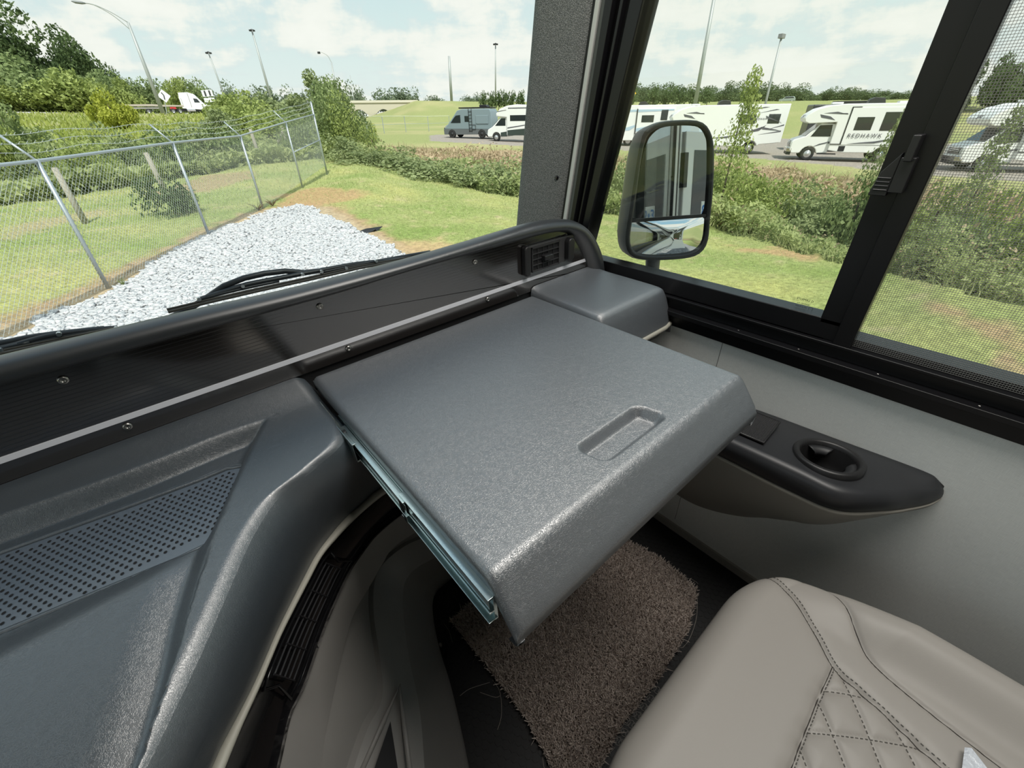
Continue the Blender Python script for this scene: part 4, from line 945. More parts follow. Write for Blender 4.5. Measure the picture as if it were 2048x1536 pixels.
mixto((.27, .29, .12), (RS >= Dk[:, 5:6]-.3)*1.); mixto((.35, .33, .16), (RS >= Dk[:, 5:6])*np.clip((fbm(X_, Y_, 9., 41)-.5)*4, 0, 1))
mixto((.30, .265, .235), inlot*1.)
mixto((.42, .40, .36), ((RS > Dk[:, 9:10]+1) & (RS < Dk[:, 10:11]+14) & (AZ < 17))*1.)      # the road
mixto((.33, .26, .18), (RS < 5.5)*(sdg > .3)*.3)
ia, ir = X_.shape; idx = np.arange(ia*ir).reshape(ia, ir); nxt = np.roll(idx, -1, axis=0)
F = np.stack([idx[:, :-1], idx[:, 1:], nxt[:, 1:], nxt[:, :-1]], -1).reshape(-1, 4)
def ground_mat():
    M_ = mat('ground', (.2, .2, .1), .95, spec=.1); t = M_.node_tree; b = t.nodes['Principled BSDF']
    at = N(t, 'ShaderNodeAttribute', attribute_name='soil'); tc = N(t, 'ShaderNodeTexCoord')
    n = N(t, 'ShaderNodeTexNoise'); n.inputs['Scale'].default_value = 9; n.inputs['Detail'].default_value = 9; n.inputs['Roughness'].default_value = .75; t.links.new(tc.outputs['Object'], n.inputs['Vector'])
    r = ramp(t, [(.3, .55), (.7, 1.5)], n.outputs[0]); mu = N(t, 'ShaderNodeMixRGB', blend_type='MULTIPLY', i_0=1.); t.links.new(at.outputs['Color'], mu.inputs[1]); t.links.new(r.outputs[0], mu.inputs[2]); t.links.new(mu.outputs[0], b.inputs['Base Color'])
    bp = N(t, 'ShaderNodeBump'); bp.inputs['Strength'].default_value = .6; bp.inputs['Distance'].default_value = .04; t.links.new(n.outputs[0], bp.inputs['Height']); t.links.new(bp.outputs[0], b.inputs['Normal']); return M_
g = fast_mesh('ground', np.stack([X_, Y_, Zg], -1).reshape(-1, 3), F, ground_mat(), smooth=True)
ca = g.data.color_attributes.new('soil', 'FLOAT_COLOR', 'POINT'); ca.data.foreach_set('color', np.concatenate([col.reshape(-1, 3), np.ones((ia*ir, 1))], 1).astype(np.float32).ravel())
props(g, kind='structure'); EXT.append(g)
Zi = Zg
def gz(x, y):
    """ground height on arrays, sampled from the built mesh"""
    x = np.asarray(x, float); y = np.asarray(y, float); d = np.hypot(x, y); a = np.degrees(np.arctan2(x, y)); a = np.where(a < -32, a+360, a)
    fa = np.interp(a, azs, np.arange(len(azs))); fr_ = np.interp(d, rs, np.arange(len(rs))); i = np.minimum(fa.astype(int), len(azs)-2); j = np.minimum(fr_.astype(int), len(rs)-2); u = fa-i; v = fr_-j
    return (Zi[i, j]*(1-u)+Zi[i+1, j]*u)*(1-v)+(Zi[i, j+1]*(1-u)+Zi[i+1, j+1]*u)*v
def gz1(p): return float(gz([p.x], [p.y])[0])
def scatter(n, a0, a1, r0, r1, power=.5):
    a = np.radians(a0+(a1-a0)*rng.random(n)); r = r0+(r1-r0)*rng.random(n)**power if power else r0*(r1/r0)**rng.random(n); return np.stack([r*np.sin(a), r*np.cos(a)], -1)
# gravel bed with loose white stones
STONE = mat('white_limestone', (.44, .45, .47), .9, spec=.2, var=(14, (.60, .60, .61), .4, .6))
n_ = 60000; P0 = scatter(n_, -34, 30, 2.2, 13.5, 0); P0 = np.concatenate([P0, scatter(34000, -20, 24, 5.5, 17, .6)]); sg_ = sd_poly(P0[:, 0], P0[:, 1], gp); wb = (fbm(P0[:, 0], P0[:, 1], .7, 8)-.5)*.6
P0 = P0[sg_ < wb-.02]; n_ = len(P0); dd = np.hypot(P0[:, 0], P0[:, 1])
octv = np.array([(1, 0, 0), (-1, 0, 0), (0, 1, 0), (0, -1, 0), (0, 0, 1), (0, 0, -1)], float); octf = np.array([(0, 2, 4), (2, 1, 4), (1, 3, 4), (3, 0, 4), (2, 0, 5), (1, 2, 5), (3, 1, 5), (0, 3, 5)])
# finer body: cube-ish 8-corner stone
cub = np.array([(x, y, z) for x in (-1, 1) for y in (-1, 1) for z in (-1, 1)], float); cf = np.array([(0, 1, 3, 2), (4, 6, 7, 5), (0, 4, 5, 1), (2, 3, 7, 6), (0, 2, 6, 4), (1, 5, 7, 3)])
sz = (.016+.022*rng.random(n_)**2)*(1+.0*dd); sh = rng.uniform(.5, 1.3, (n_, 8, 3)); an = rng.random(n_)*6.28; ca_, sa_ = np.cos(an), np.sin(an); tl_ = rng.normal(0, .5, n_)
vv = cub[None]*sh*np.array([1.25, .85, .6])*sz[:, None, None]
vx = vv[..., 0]*ca_[:, None]-vv[..., 1]*sa_[:, None]; vy = vv[..., 0]*sa_[:, None]+vv[..., 1]*ca_[:, None]; vz = vv[..., 2]+vx*tl_[:, None]*.5
vv = np.stack([vx+P0[:, :1], vy+P0[:, 1:], vz+(gz(P0[:, 0], P0[:, 1])+.008+.014*rng.random(n_))[:, None]], -1)
F = (np.arange(n_)[:, None, None]*8+cf[None]).reshape(-1, 4)
go = fast_mesh('gravel', vv.reshape(-1, 3), F, STONE); props(go, 'white crushed-stone gravel in front of the motorhome', 'gravel', kind='stuff'); EXT.append(go)
# stone bed under the loose stones
bedx = X_[:, :]; keep = (sdg < (fbm(X_, Y_, .7, 8)-.5)*.6) & (RS < 18)
kf = keep & np.roll(keep, -1, axis=0); q = kf[:, :-1] & kf[:, 1:]; Fb = np.stack([idx[:, :-1], idx[:, 1:], nxt[:, 1:], nxt[:, :-1]], -1)[q]
used, inv = np.unique(Fb.ravel(), return_inverse=True); VB = np.stack([X_, Y_, Zg+.008], -1).reshape(-1, 3)[used]
BED = mat('gravel_bed', (.16, .16, .165), .95, spec=.1, bump=('voronoi', 32, 1., .03), var=(25, (.42, .42, .43), .42, .6))
gb = fast_mesh('gravel_bed', VB, inv.reshape(-1, 4), BED); props(gb, kind='structure'); EXT.append(gb)
# lawn blades
def blades(n, a0, a1, r0, r1, h, wd, name, mt, lab, cat, mask=None, lean=.4, power=0, zoff=-.01):
    P0 = scatter(n, a0, a1, r0, r1, power)
    if mask is not None: P0 = P0[mask(P0[:, 0], P0[:, 1])]
    n = len(P0); d = np.hypot(P0[:, 0], P0[:, 1]); V, F = tufts(P0, 1., 1., 0, 0.)
    V = V.reshape(n, 6, 3); V[..., :2] -= P0[:, None]; grow = np.clip(d/9, .8, 2.5)
    hh = h(P0, d) if callable(h) else h*grow; ww = wd*np.clip(d/9, .8, 4)
    ln = rng.normal(0, lean, (n, 2))*hh[:, None]
    fz_ = np.array([0, 0, .55, .55, 1, 1]); Vn = np.zeros_like(V)
    Vn[..., 0] = P0[:, :1]+V[..., 0]*ww[:, None]*(1-fz_*.7)+ln[:, :1]*fz_**1.6; Vn[..., 1] = P0[:, 1:]+V[..., 1]*ww[:, None]*(1-fz_*.7)+ln[:, 1:]*fz_**1.6
    Vn[..., 2] = gz(P0[:, 0], P0[:, 1])[:, None]+zoff+fz_*(hh*(.6+.8*rng.random(n)))[:, None]
    o = fast_mesh(name, Vn.reshape(-1, 3), F, mt); props(o, lab, cat, kind='stuff'); EXT.append(o); return o
def at_col(x, y):
    d = np.hypot(x, y); a = np.degrees(np.arctan2(x, y)); fa = np.interp(a, azs, np.arange(len(azs))).round().astype(int); fr_ = np.interp(d, rs, np.arange(len(rs))).round().astype(int); return col[fa, np.minimum(fr_, len(rs)-1)]
def lawn_mask(x, y):
    c = at_col(x, y); d = np.hypot(x, y); a = np.degrees(np.arctan2(x, y)); fa = np.interp(a, azs, np.arange(len(azs))).round().astype(int)
    green = (c[:, 1] > c[:, 0]*.93); return (sd_poly(x, y, gp) > .35) & (green | (rng.random(len(x)) < .25)) & (d < Dk[fa, 2])
GRASS = leaf_mat('lawn_grass', (.28, .33, .11), (.62, .63, .34), .7, .9, .3)
blades(150000, -12, 100, 4.5, 30, .035, .009, 'lawn_grass', GRASS, 'short mown lawn grass round the gravel and along the ditch', 'grass', lawn_mask, .8)
# ditch weeds
def zone_mask(k0, k1, a0=-40, a1=120):
    def f(x, y):
        d = np.hypot(x, y); a = np.degrees(np.arctan2(x, y)); fa = np.interp(a, azs, np.arange(len(azs))).round().astype(int)
        lo_ = Dk[fa, int(k0)]+(k0 % 1)*(Dk[fa, int(k0)+1]-Dk[fa, int(k0)]); hi_ = Dk[fa, int(k1)]+(k1 % 1)*(Dk[fa, min(int(k1)+1, 12)]-Dk[fa, int(k1)])
        w_ = (fbm(x, y, 1.5, 77)-.5)*1.2; return (d > lo_+w_) & (d < hi_+w_) & (a > a0) & (a < a1)
    return f
def weed_h(P0, d): return .22+.55*np.clip((fbm(P0[:, 0], P0[:, 1], 1.4, 55)-.2)*1.5, 0, 1)
WEED1 = leaf_mat('weed_leaves', (.20, .26, .09), (.62, .66, .32), .7, .5, .5); WEED2 = leaf_mat('reed_leaves', (.36, .42, .16), (.78, .78, .44), .7, .5, .5); DRYW = leaf_mat('dry_weeds', (.32, .25, .15), (.62, .50, .34), .8, .6, .3)
def leaves(n, a0, a1, r0, r1, hf, size, name, mt, lab, cat, mask):
    P0 = scatter(n, a0, a1, r0, r1, 0); P0 = P0[mask(P0[:, 0], P0[:, 1])]; n = len(P0); d = np.hypot(P0[:, 0], P0[:, 1])
    c = np.stack([P0[:, 0], P0[:, 1], gz(P0[:, 0], P0[:, 1])+hf(P0, d)*rng.random(n)**.6], -1)
    nn = rng.normal(0, 1, (n, 3)); nn[:, 2] = np.abs(nn[:, 2])+.4; nn /= np.linalg.norm(nn, axis=1)[:, None]; t = np.cross(nn, rng.normal(0, 1, (n, 3))); t /= np.linalg.norm(t, axis=1)[:, None]; b = np.cross(nn, t)
    s_ = (size*(.5+rng.random(n))*np.clip(d/11, .8, 2.4))[:, None]; V = np.stack([c-t*s_, c+b*s_*.42, c+t*s_, c-b*s_*.42], 1)
    o = fast_mesh(name, V.reshape(-1, 3), np.arange(n*4).reshape(n, 4), mt); props(o, lab, cat, kind='stuff'); EXT.append(o)
def leaf_h(P, d): return .25+.95*np.clip((fbm(P[:, 0], P[:, 1], 1.5, 55)-.22)*1.6, 0, 1)
leaves(260000, 20, 102, 7, 46, leaf_h, .052, 'ditch_weeds', WEED1, 'tall leafy green weeds filling the ditch between lawn and lot', 'weeds', zone_mask(2.05, 4.2))
leaves(90000, -14, 22, 18, 56, lambda P, d: .2+.8*np.clip(fbm(P[:, 0], P[:, 1], 2., 66)*1.6-.3, 0, 1), .07, 'fence_line_weeds', WEED1, 'wild weeds beyond the chain-link fence', 'weeds', zone_mask(2.1, 5.6, -14, 22))
leaves(60000, 20, 102, 8, 46, lambda P, d: leaf_h(P, d)*1.05, .05, 'brown_weeds', DRYW, 'dry tan stalks and seed heads scattered through the ditch weeds', 'weeds', zone_mask(2.3, 4.6))
blades(24000, 20, 102, 7, 40, lambda P, d: .12+.5*rng.random(len(P))**1.6*np.clip(fbm(P[:, 0], P[:, 1], 1.1, 88)*2.2-.5, .2, 1), .016, 'ditch_reeds', WEED2, 'pale yellow-green reeds along the near edge of the ditch', 'reeds', zone_mask(2., 2.8), .35)
blades(16000, 20, 102, 20, 46, lambda P, d: .25+.35*rng.random(len(P)), .02, 'bank_weeds', DRYW, 'dry brown weeds on the far bank of the ditch', 'weeds', zone_mask(3.9, 4.9), .6)
blades(30000, -14, 60, 26, 110, lambda P, d: np.full(len(P), .35), .05, 'field_grass', leaf_mat('meadow', (.22, .28, .05), (.42, .44, .13), .8, .2, .3), 'long grass on the slope below the road', 'grass', zone_mask(5.2, 9., -14, 24), .5)
# broad-leaf clumps as real leaves
def leafcloud(name, n, size, spread, seed, mt, droop=.3, shape=None):
    """mesh of n leaf quads inside an irregular crown of unit radius made of lobes"""
    r = np.random.default_rng(seed); lobes = r.normal(0, .42, (14, 3)); lobes[:, 2] = np.abs(lobes[:, 2])*.9-.35; lr = r.uniform(.28, .55, 14)
    if shape == 'cone': 
        lobes[:, 2] = np.linspace(-.8, .9, 14); k = (1.05-lobes[:, 2])*.32; lobes[:, 0] = r.normal(0, 1, 14)*k*.5; lobes[:, 1] = r.normal(0, 1, 14)*k*.5; lr = .16+k*.5
    li = r.integers(0, 14, n); d = r.normal(0, 1, (n, 3)); d /= np.linalg.norm(d, axis=1)[:, None]; c = lobes[li]+d*lr[li][:, None]*(r.random(n)**.28)[:, None]
    nrm_ = d*.6+r.normal(0, .7, (n, 3)); nrm_ /= np.linalg.norm(nrm_, axis=1)[:, None]; t = np.cross(nrm_, r.normal(0, 1, (n, 3))); t /= np.linalg.norm(t, axis=1)[:, None]; b = np.cross(nrm_, t)
    s_ = size*(.6+.8*r.random(n))[:, None]; V = np.stack([c-t*s_, c+b*s_*.55, c+t*s_, c-b*s_*.55], 1)
    lo, hi = np.percentile(c, 1.5, axis=0), np.percentile(c, 98.5, axis=0); mid_ = (lo+hi)/2; V = (V-mid_)/((hi-lo)/2)
    V[..., 2] = (V[..., 2]+1)/2
    me = fast_mesh(name, V.reshape(-1, 3), np.arange(n*4).reshape(n, 4), mt); return me
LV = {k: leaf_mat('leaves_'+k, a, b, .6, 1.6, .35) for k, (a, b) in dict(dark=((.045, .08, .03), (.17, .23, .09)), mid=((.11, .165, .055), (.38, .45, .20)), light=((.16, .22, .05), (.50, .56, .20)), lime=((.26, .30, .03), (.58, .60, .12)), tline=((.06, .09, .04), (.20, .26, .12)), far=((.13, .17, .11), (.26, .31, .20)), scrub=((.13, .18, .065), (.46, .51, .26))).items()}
BARK = mat('bark', (.10, .08, .06), .95)
protos = {}
def crown(kind, shape=None, n=2600, size=.085):
    k = (kind, shape, n, size)
    if k not in protos:
        protos[k] = []
        for sd in range(3):
            o = leafcloud('crown', n, size, 1, 100+sd*7+len(protos), LV[kind], shape=shape); protos[k].append(o.data); bpy.data.objects.remove(o)
    return random.choice(protos[k])
TRUNK = MB(); TRUNK.tube([(0, 0, 0), (.02, 0, .4), (-.02, .02, 1.)], [.05, .04, .02], 6); _t = TRUNK.build('trunk', BARK); TRK = _t.data; bpy.data.objects.remove(_t)
def tree(name, lab, cat, p, h, wdt, kind, shape=None, n=2600, size=.085, group=None, trunk=.35, depth=None):
    t = empty(name, lab, cat, (p.x, p.y, p.z), 0, group); EXT.append(t)
    c = bpy.data.objects.new('crown', crown(kind, shape, n, size)); C.objects.link(c); c.parent = t; c.location = (0, 0, h*trunk*.6); c.scale = (wdt*.5, (depth or wdt)*.5, h*(1-trunk*.6)); c.rotation_euler = (0, 0, random.random()*6.28)
    k = bpy.data.objects.new('trunk', TRK); C.objects.link(k); k.parent = t; k.scale = (h*.5, h*.5, h*.75) if name != 'sapling' else (h*.16, h*.16, h*.8)
    return t
def place(px, pyb, d):
    """spot on the land at the azimuth of a pixel and a distance"""
    az = azel(px, pyb)[0]; p = pos(az, d); p.z = gz1(p); return p
def sized(px, pyb, pyt, wpx, d):
    p = place(px, pyb, d); zt = azel(px, pyt)[1]*d; a0, a1 = azel(px-wpx/2, pyb)[0], azel(px+wpx/2, pyb)[0]; return p, max(zt-p.z, .4), R(abs(a1-a0))*d
def ptree(name, lab, cat, px, pyb, pyt, wpx, d, kind, **k):
    p, h, w_ = sized(px, pyb, pyt, wpx, d); return tree(name, lab, cat, p, h, w_, kind, **k)
# wood on the left, beyond the road
gW = 'tall dark trees at the back of the wood on the left'
for px, top, wp, lab in ((-60, 20, 200, 'tall dark tree at the far left edge of the wood'), (30, 22, 170, 'tall dark broad tree rising highest at the left of the wood'), (105, 62, 130, 'dark tree with ragged top right of the tallest one in the wood'), (165, 70, 110, 'dark tree left of the curved street lamp at the end of the wood'), (205, 95, 80, 'lower dark tree where the wood steps down towards the street lamp')):
    ptree('woodland_tree', lab, 'tree', px, 215, top, wp*1.15, 175, 'dark', n=7000, size=.05, group=gW)
gM = 'mid green bushy trees along the road in front of the wood'
for i, (px, top, wp) in enumerate(((-40, 120, 150), (40, 145, 130), (95, 125, 120), (140, 150, 110), (180, 155, 80), (215, 150, 70), (250, 165, 70), (290, 158, 60), (330, 165, 60), (365, 160, 50), (395, 165, 50), (232, 170, 60), (10, 170, 110), (80, 175, 110), (425, 178, 40))):
    ptree('roadside_tree', 'bushy tree just beyond the road', 'tree', px, 218, top, wp*1.25, 150+(i % 3)*5, 'mid' if i % 3 else 'light', n=4500, size=.06, group=gM, trunk=.05)
for i, (px, top, wp) in enumerate(((430, 180, 50), (465, 172, 60), (500, 178, 50), (540, 176, 60), (600, 180, 60))):
    ptree('far_tree', 'hazy green tree in the distance above the fence', 'tree', px, 205, top, wp, 260, 'far', n=1500, size=.07, group='hazy distant trees above the fence', trunk=.1)
ptree('young_tree', 'bright yellow-green young tree on the slope below the flatbed truck', 'tree', 240, 262, 190, 88, 62, 'lime', n=5200, size=.07, trunk=.02)
ptree('shrub', 'rounded green shrub at the far left behind the fence', 'shrub', 40, 300, 195, 125, 42, 'mid', n=5200, size=.06, trunk=.0)
ptree('shrub', 'yellow-green shrub low at the far left edge behind the barbed wire', 'shrub', 18, 330, 250, 110, 30, 'light', n=4200, size=.06, trunk=.0)
for i, (px, b, t_, wp, d, k) in enumerate(((470, 262, 190, 80, 62, 'light'), (505, 268, 205, 70, 55, 'light'), (545, 262, 196, 90, 66, 'scrub'), (590, 258, 196, 80, 70, 'scrub'), (440, 262, 225, 70, 50, 'scrub'), (560, 285, 225, 90, 45, 'light'))):
    ptree('shrub', 'leafy green shrub growing behind the far half of the chain-link fence', 'shrub', px, b, t_, wp*1.2, d, k, n=4200, size=.065, trunk=.0, group='green shrubs behind the far half of the fence')
for i, (px, b, t_, wp, d, k) in enumerate(((70, 330, 285, 120, 29, 'scrub'), (170, 325, 280, 110, 28, 'light'), (250, 315, 265, 110, 31, 'scrub'), (330, 310, 262, 110, 33, 'mid'), (400, 305, 255, 90, 36, 'scrub'), (460, 300, 255, 80, 36, 'mid'), (120, 335, 300, 70, 27, 'light'))):
    ptree('low_bush', 'low scrubby bush beyond the barbed wire', 'bush', px, b, t_, wp*1.2, d, k, n=3000, size=.06, trunk=.0, group='low bushes beyond the barbed wire')
ptree('dead_brush', 'dark low brush heap on the fenced lawn', 'brush', 335, 392, 356, 110, 15.8, 'dark', n=1800, size=.06, trunk=.0)
p = ptree('willowy_tree', 'big feathery green tree standing just past the end of the fence', 'tree', 668, 322, 172, 150, 33, 'mid', n=20000, size=.024, trunk=.0)
ptree('willowy_tree', 'feathery light green bush at the foot of the tree past the fence', 'bush', 700, 318, 205, 110, 31, 'light', n=10000, size=.028, trunk=.0)
ptree('willowy_tree', 'thin-topped green tree behind the end post of the fence', 'tree', 650, 300, 146, 60, 36, 'scrub', n=1600, size=.05, trunk=.3, shape='cone')
for px, b, t_, wp, d in ((745, 335, 300, 90, 26), (800, 350, 300, 90, 25), (690, 325, 270, 70, 27), (860, 375, 320, 110, 23), (930, 385, 330, 100, 21), (1000, 395, 330, 100, 20)):
    ptree('ditch_bush', 'green bush growing out of the ditch seen through the windshield', 'bush', px, b, t_, wp*1.3, d, 'scrub', n=2600, size=.055, trunk=.0, group='bushes in the ditch beyond the windshield')
for i, (px, b, t_, wp, d, k) in enumerate(((1240, 420, 330, 70, 18, 'scrub'), (1460, 440, 342, 120, 18, 'light'), (1540, 450, 368, 110, 17, 'light'), (1620, 455, 378, 110, 17, 'scrub'), (1690, 480, 362, 110, 15.5, 'mid'), (1745, 500, 390, 90, 14, 'mid'), (1840, 500, 372, 140, 15, 'light'), (1930, 520, 385, 140, 14, 'light'), (2010, 560, 400, 140, 13, 'scrub'), (1880, 590, 440, 160, 11, 'mid'), (1980, 600, 440, 170, 10.5, 'light'), (2080, 600, 400, 160, 11, 'mid'), (1500, 465, 400, 110, 16, 'light'), (1600, 475, 420, 110, 15.5, 'scrub'))):
    ptree('ditch_bush', 'leafy bush in the ditch seen through the side window', 'bush', px, b, t_, wp*1.25, d, k, n=4200, size=.050, trunk=.0, group='bushes in the ditch beyond the side window')
for lab, px, b, t_, wp, d, k, n_l in (('slender feathery sapling rising behind the door mirror', 1440, 330, 150, 80, 17, 'light', 900), ('pale feathery sapling against the second white motorhome', 1700, 400, 230, 90, 16, 'scrub', 900), ('feathery sapling behind the insect screen', 1890, 420, 215, 80, 14.5, 'scrub', 700)):
    ptree('sapling', lab, 'sapling', px, b+80, t_, wp, d, k, n=n_l*3, size=.030, shape='cone', trunk=.12)
# distant trees on the embankment and horizon
for px, top, wp in ((718, 172, 40), (790, 178, 60), (815, 180, 40), (765, 190, 50), (870, 192, 30), (945, 190, 40), (955, 192, 30)):
    ptree('far_tree', 'hazy distant tree above the concrete bridge', 'tree', px, 212, top, wp*1.2, 300, 'far', n=1500, size=.07, group='hazy distant trees above the bridge', trunk=.1)
for px in (967, 983, 997, 1010, 1024, 1041, 1257, 1305, 1332, 1358, 1386, 1413):
    ptree('planted_tree', 'upright young tree planted along the grassy embankment', 'tree', px, 209, 184 if px < 1100 else 178, 15 if px < 1100 else 24, 128 if px < 1100 else 112, 'dark', n=700, size=.11, shape=None, group='row of young trees on the embankment', trunk=.5)
for i, px in enumerate(range(1225, 1870, 24)):
    ptree('treeline_tree', 'tree of the treeline behind the motorhome lot', 'tree', px, 206, 168+((i*37) % 9)+(10 if px > 1600 else 0)+(9 if 1470 < px < 1500 else 0), 62, 215+(i % 3)*7, 'tline', n=3800, size=.05, group='treeline behind the lot', trunk=.0)
for px, top, wp, lab in ((1980, 120, 120, 'big dark tree behind the insect screen'), (2070, 130, 130, 'big dark tree at the right edge behind the insect screen'), (1905, 175, 60, 'smaller dark tree left of the big one behind the insect screen')):
    ptree('big_tree', lab, 'tree', px, 215, top, wp, 95, 'dark', n=5000, size=.06, trunk=.1)

# ------------------------------------------------------------------ chain-link fence
GALV = mat('galvanised_steel', (.42, .46, .49), .45, metal=.55, spec=.5); WIREM = mat('fence_wire', (.50, .53, .53), .5, metal=.3)
fence = empty('chain_link_fence', 'galvanised chain-link fence with barbed wire on angled arms beside the gravel', 'fence'); EXT.append(fence)
FA, FB = Vector((-.94, 9.46, 0)), Vector((6.64, 20.64, 0)); fd = (FB-FA).normalized(); FLn = (FB-FA).length
foot = [(-3.6, None), (0, (217, 577)), (.2466*FLn, (418, 472)), (.479*FLn, (526, 420)), (.75*FLn, (603, 366)), (FLn, (651, 333))]
PZ = []
for sdist, px in foot:
    p = FA+fd*sdist; dd_ = math.hypot(p.x, p.y); z = gz1(p) if px is None else azel(*px)[1]*dd_; PZ.append(Vector((p.x, p.y, z)))
PZ[0].z = GR
FH = 1.88; side_ = Vector((-fd.y, fd.x, 0))           # towards the far side of the fence
for i, p in enumerate(PZ):
    s = MB(); q = Vector((p.x, p.y, min(p.z, gz1(p))-.15)); end = i == len(PZ)-1
    s.tube([q, p+Vector((0, 0, FH+(.42 if end else .02)))], .030 if not end else .038, 10)
    if not end:
        a = p+Vector((0, 0, FH)); s.tube([a, a+side_*.30+Vector((0, 0, .33))], .019, 6)
    else: s.tube([p+Vector((0, 0, FH+.42)), p+Vector((0, 0, FH+.44))], .045, 8)
    s.build('fence_post', GALV, fence, smooth=True)
s = MB(); s.tube([p+Vector((0, 0, FH)) for p in PZ], .024, 8); s.build('top_rail', GALV, fence, smooth=True)
s = MB(); a, b = PZ[-2], PZ[-1]; s.tube([a+Vector((0, 0, FH*.52)), b+Vector((0, 0, FH*.52))], .022, 8); s.build('brace_rail', GALV, fence, smooth=True)
for k in (1/3, 2/3, 1.):
    s = MB(); pts = [p+Vector((0, 0, FH))+(side_*.30+Vector((0, 0, .33)))*k for p in PZ[:-1]]+[PZ[-1]+Vector((0, 0, FH+.40*k))]
    full = resample(pts, 90); s.tube([p-Vector((0, 0, .02*math.sin(i*.7))) for i, p in enumerate(full)], .0035, 4)
    for p in resample(pts, 130)[1:-1]: s.tube([p+Vector((-.012, -.012, -.014)), p+Vector((.012, .012, .014))], .003, 3); s.tube([p+Vector((.012, -.012, .014)), p+Vector((-.012, .012, -.014))], .003, 3)
    s.build('barbed_wire', WIREM, fence)
# diamond mesh: real wires at 45 degrees
def along(t):
    """base point at distance t from the first post"""
    L = 0
    for a, b in zip(PZ[:-1], PZ[1:]):
        l = math.hypot(b.x-a.x, b.y-a.y)
        if t <= L+l or b is PZ[-1]: return a.lerp(b, (t-L)/l)
        L += l
tot = sum(math.hypot(b.x-a.x, b.y-a.y) for a, b in zip(PZ[:-1], PZ[1:])); s = MB(); pitch = .075; H0, H1 = .03, FH-.01
k = -int((H1-H0)/pitch)-1
while k*pitch < tot:
    for sg in (1, -1):
        t0, t1 = k*pitch, k*pitch+(H1-H0); h0, h1 = (H0, H1) if sg == 1 else (H1, H0)
        if t1 < 0: continue
        if t0 < 0: h0 = h0+(h1-h0)*(-t0)/(t1-t0); t0 = 0
        if t1 > tot: h1 = h0+(h1-h0)*(tot-t0)/(t1-t0); t1 = tot
        if t1-t0 < .02: continue
        nseg = max(1, int((t1-t0)/.9)); s.tube([along(t0+(t1-t0)*i/nseg)+Vector((0, 0, h0+(h1-h0)*i/nseg)) for i in range(nseg+1)], .0024, 3, cap=False)
    k += 1
mesh_o = s.build('chain_link_mesh', WIREM, fence)
# old wooden posts inside the fenced ground
OLDW = mat('weathered_wood', (.36, .33, .28), .95, bump=('noise', 20, .8, .01))
for lab, bpx, tpx, th in (('old grey wooden post leaning behind the first fence panel', (172, 447), (108, 335), .075), ('old wooden post in the middle of the fenced lawn', (337, 397), (291, 305), .08), ('wooden post near the far corner of the fenced ground', (521, 318), (500, 258), .11), ('upright wooden corner post behind the fence', (579, 304), (563, 250), .11)):
    dd_ = GR*.985/azel(*bpx)[1]; p = pos(azel(*bpx)[0], dd_); p.z = gz1(p)-.1; t_ = pos(azel(*tpx)[0], dd_, azel(*tpx)[1]*dd_)
    s = MB(); s.tube([p, t_], [th, th*.85], 8); o = s.build('wooden_post', OLDW, smooth=True); props(o, lab, 'post'); EXT.append(o)
dd_ = GR*.985/azel(548, 312)[1]; s = MB(); p = pos(azel(545, 312)[0], dd_); p.z = gz1(p); t_ = pos(azel(568, 258)[0], dd_, azel(568, 258)[1]*dd_); s.tube([p, t_], .09, 8); o = s.build('wooden_brace', OLDW); props(o, 'slanting wooden brace propped against the corner post', 'brace'); EXT.append(o)
# far chain-link fence before the van
ff = empty('field_fence', 'thin pale wire fence running behind the grey camper van', 'fence'); EXT.append(ff)
fp = [place(px, 262, 62+4*i) for i, px in enumerate((735, 768, 812, 858, 900))]
for p in fp: s = MB(); s.tube([p, p+Vector((0, 0, 1.9))], .05, 6); s.build('fence_post', GALV, ff)
s = MB(); s.tube([p+Vector((0, 0, 1.9)) for p in fp], .04, 5); s.build('top_rail', mat('pale_rail', (.6, .62, .45), .6), ff)
s = MB(); s.tube([p+Vector((0, 0, 1.0)) for p in fp], .02, 4); s.build('mid_wire', WIREM, ff)

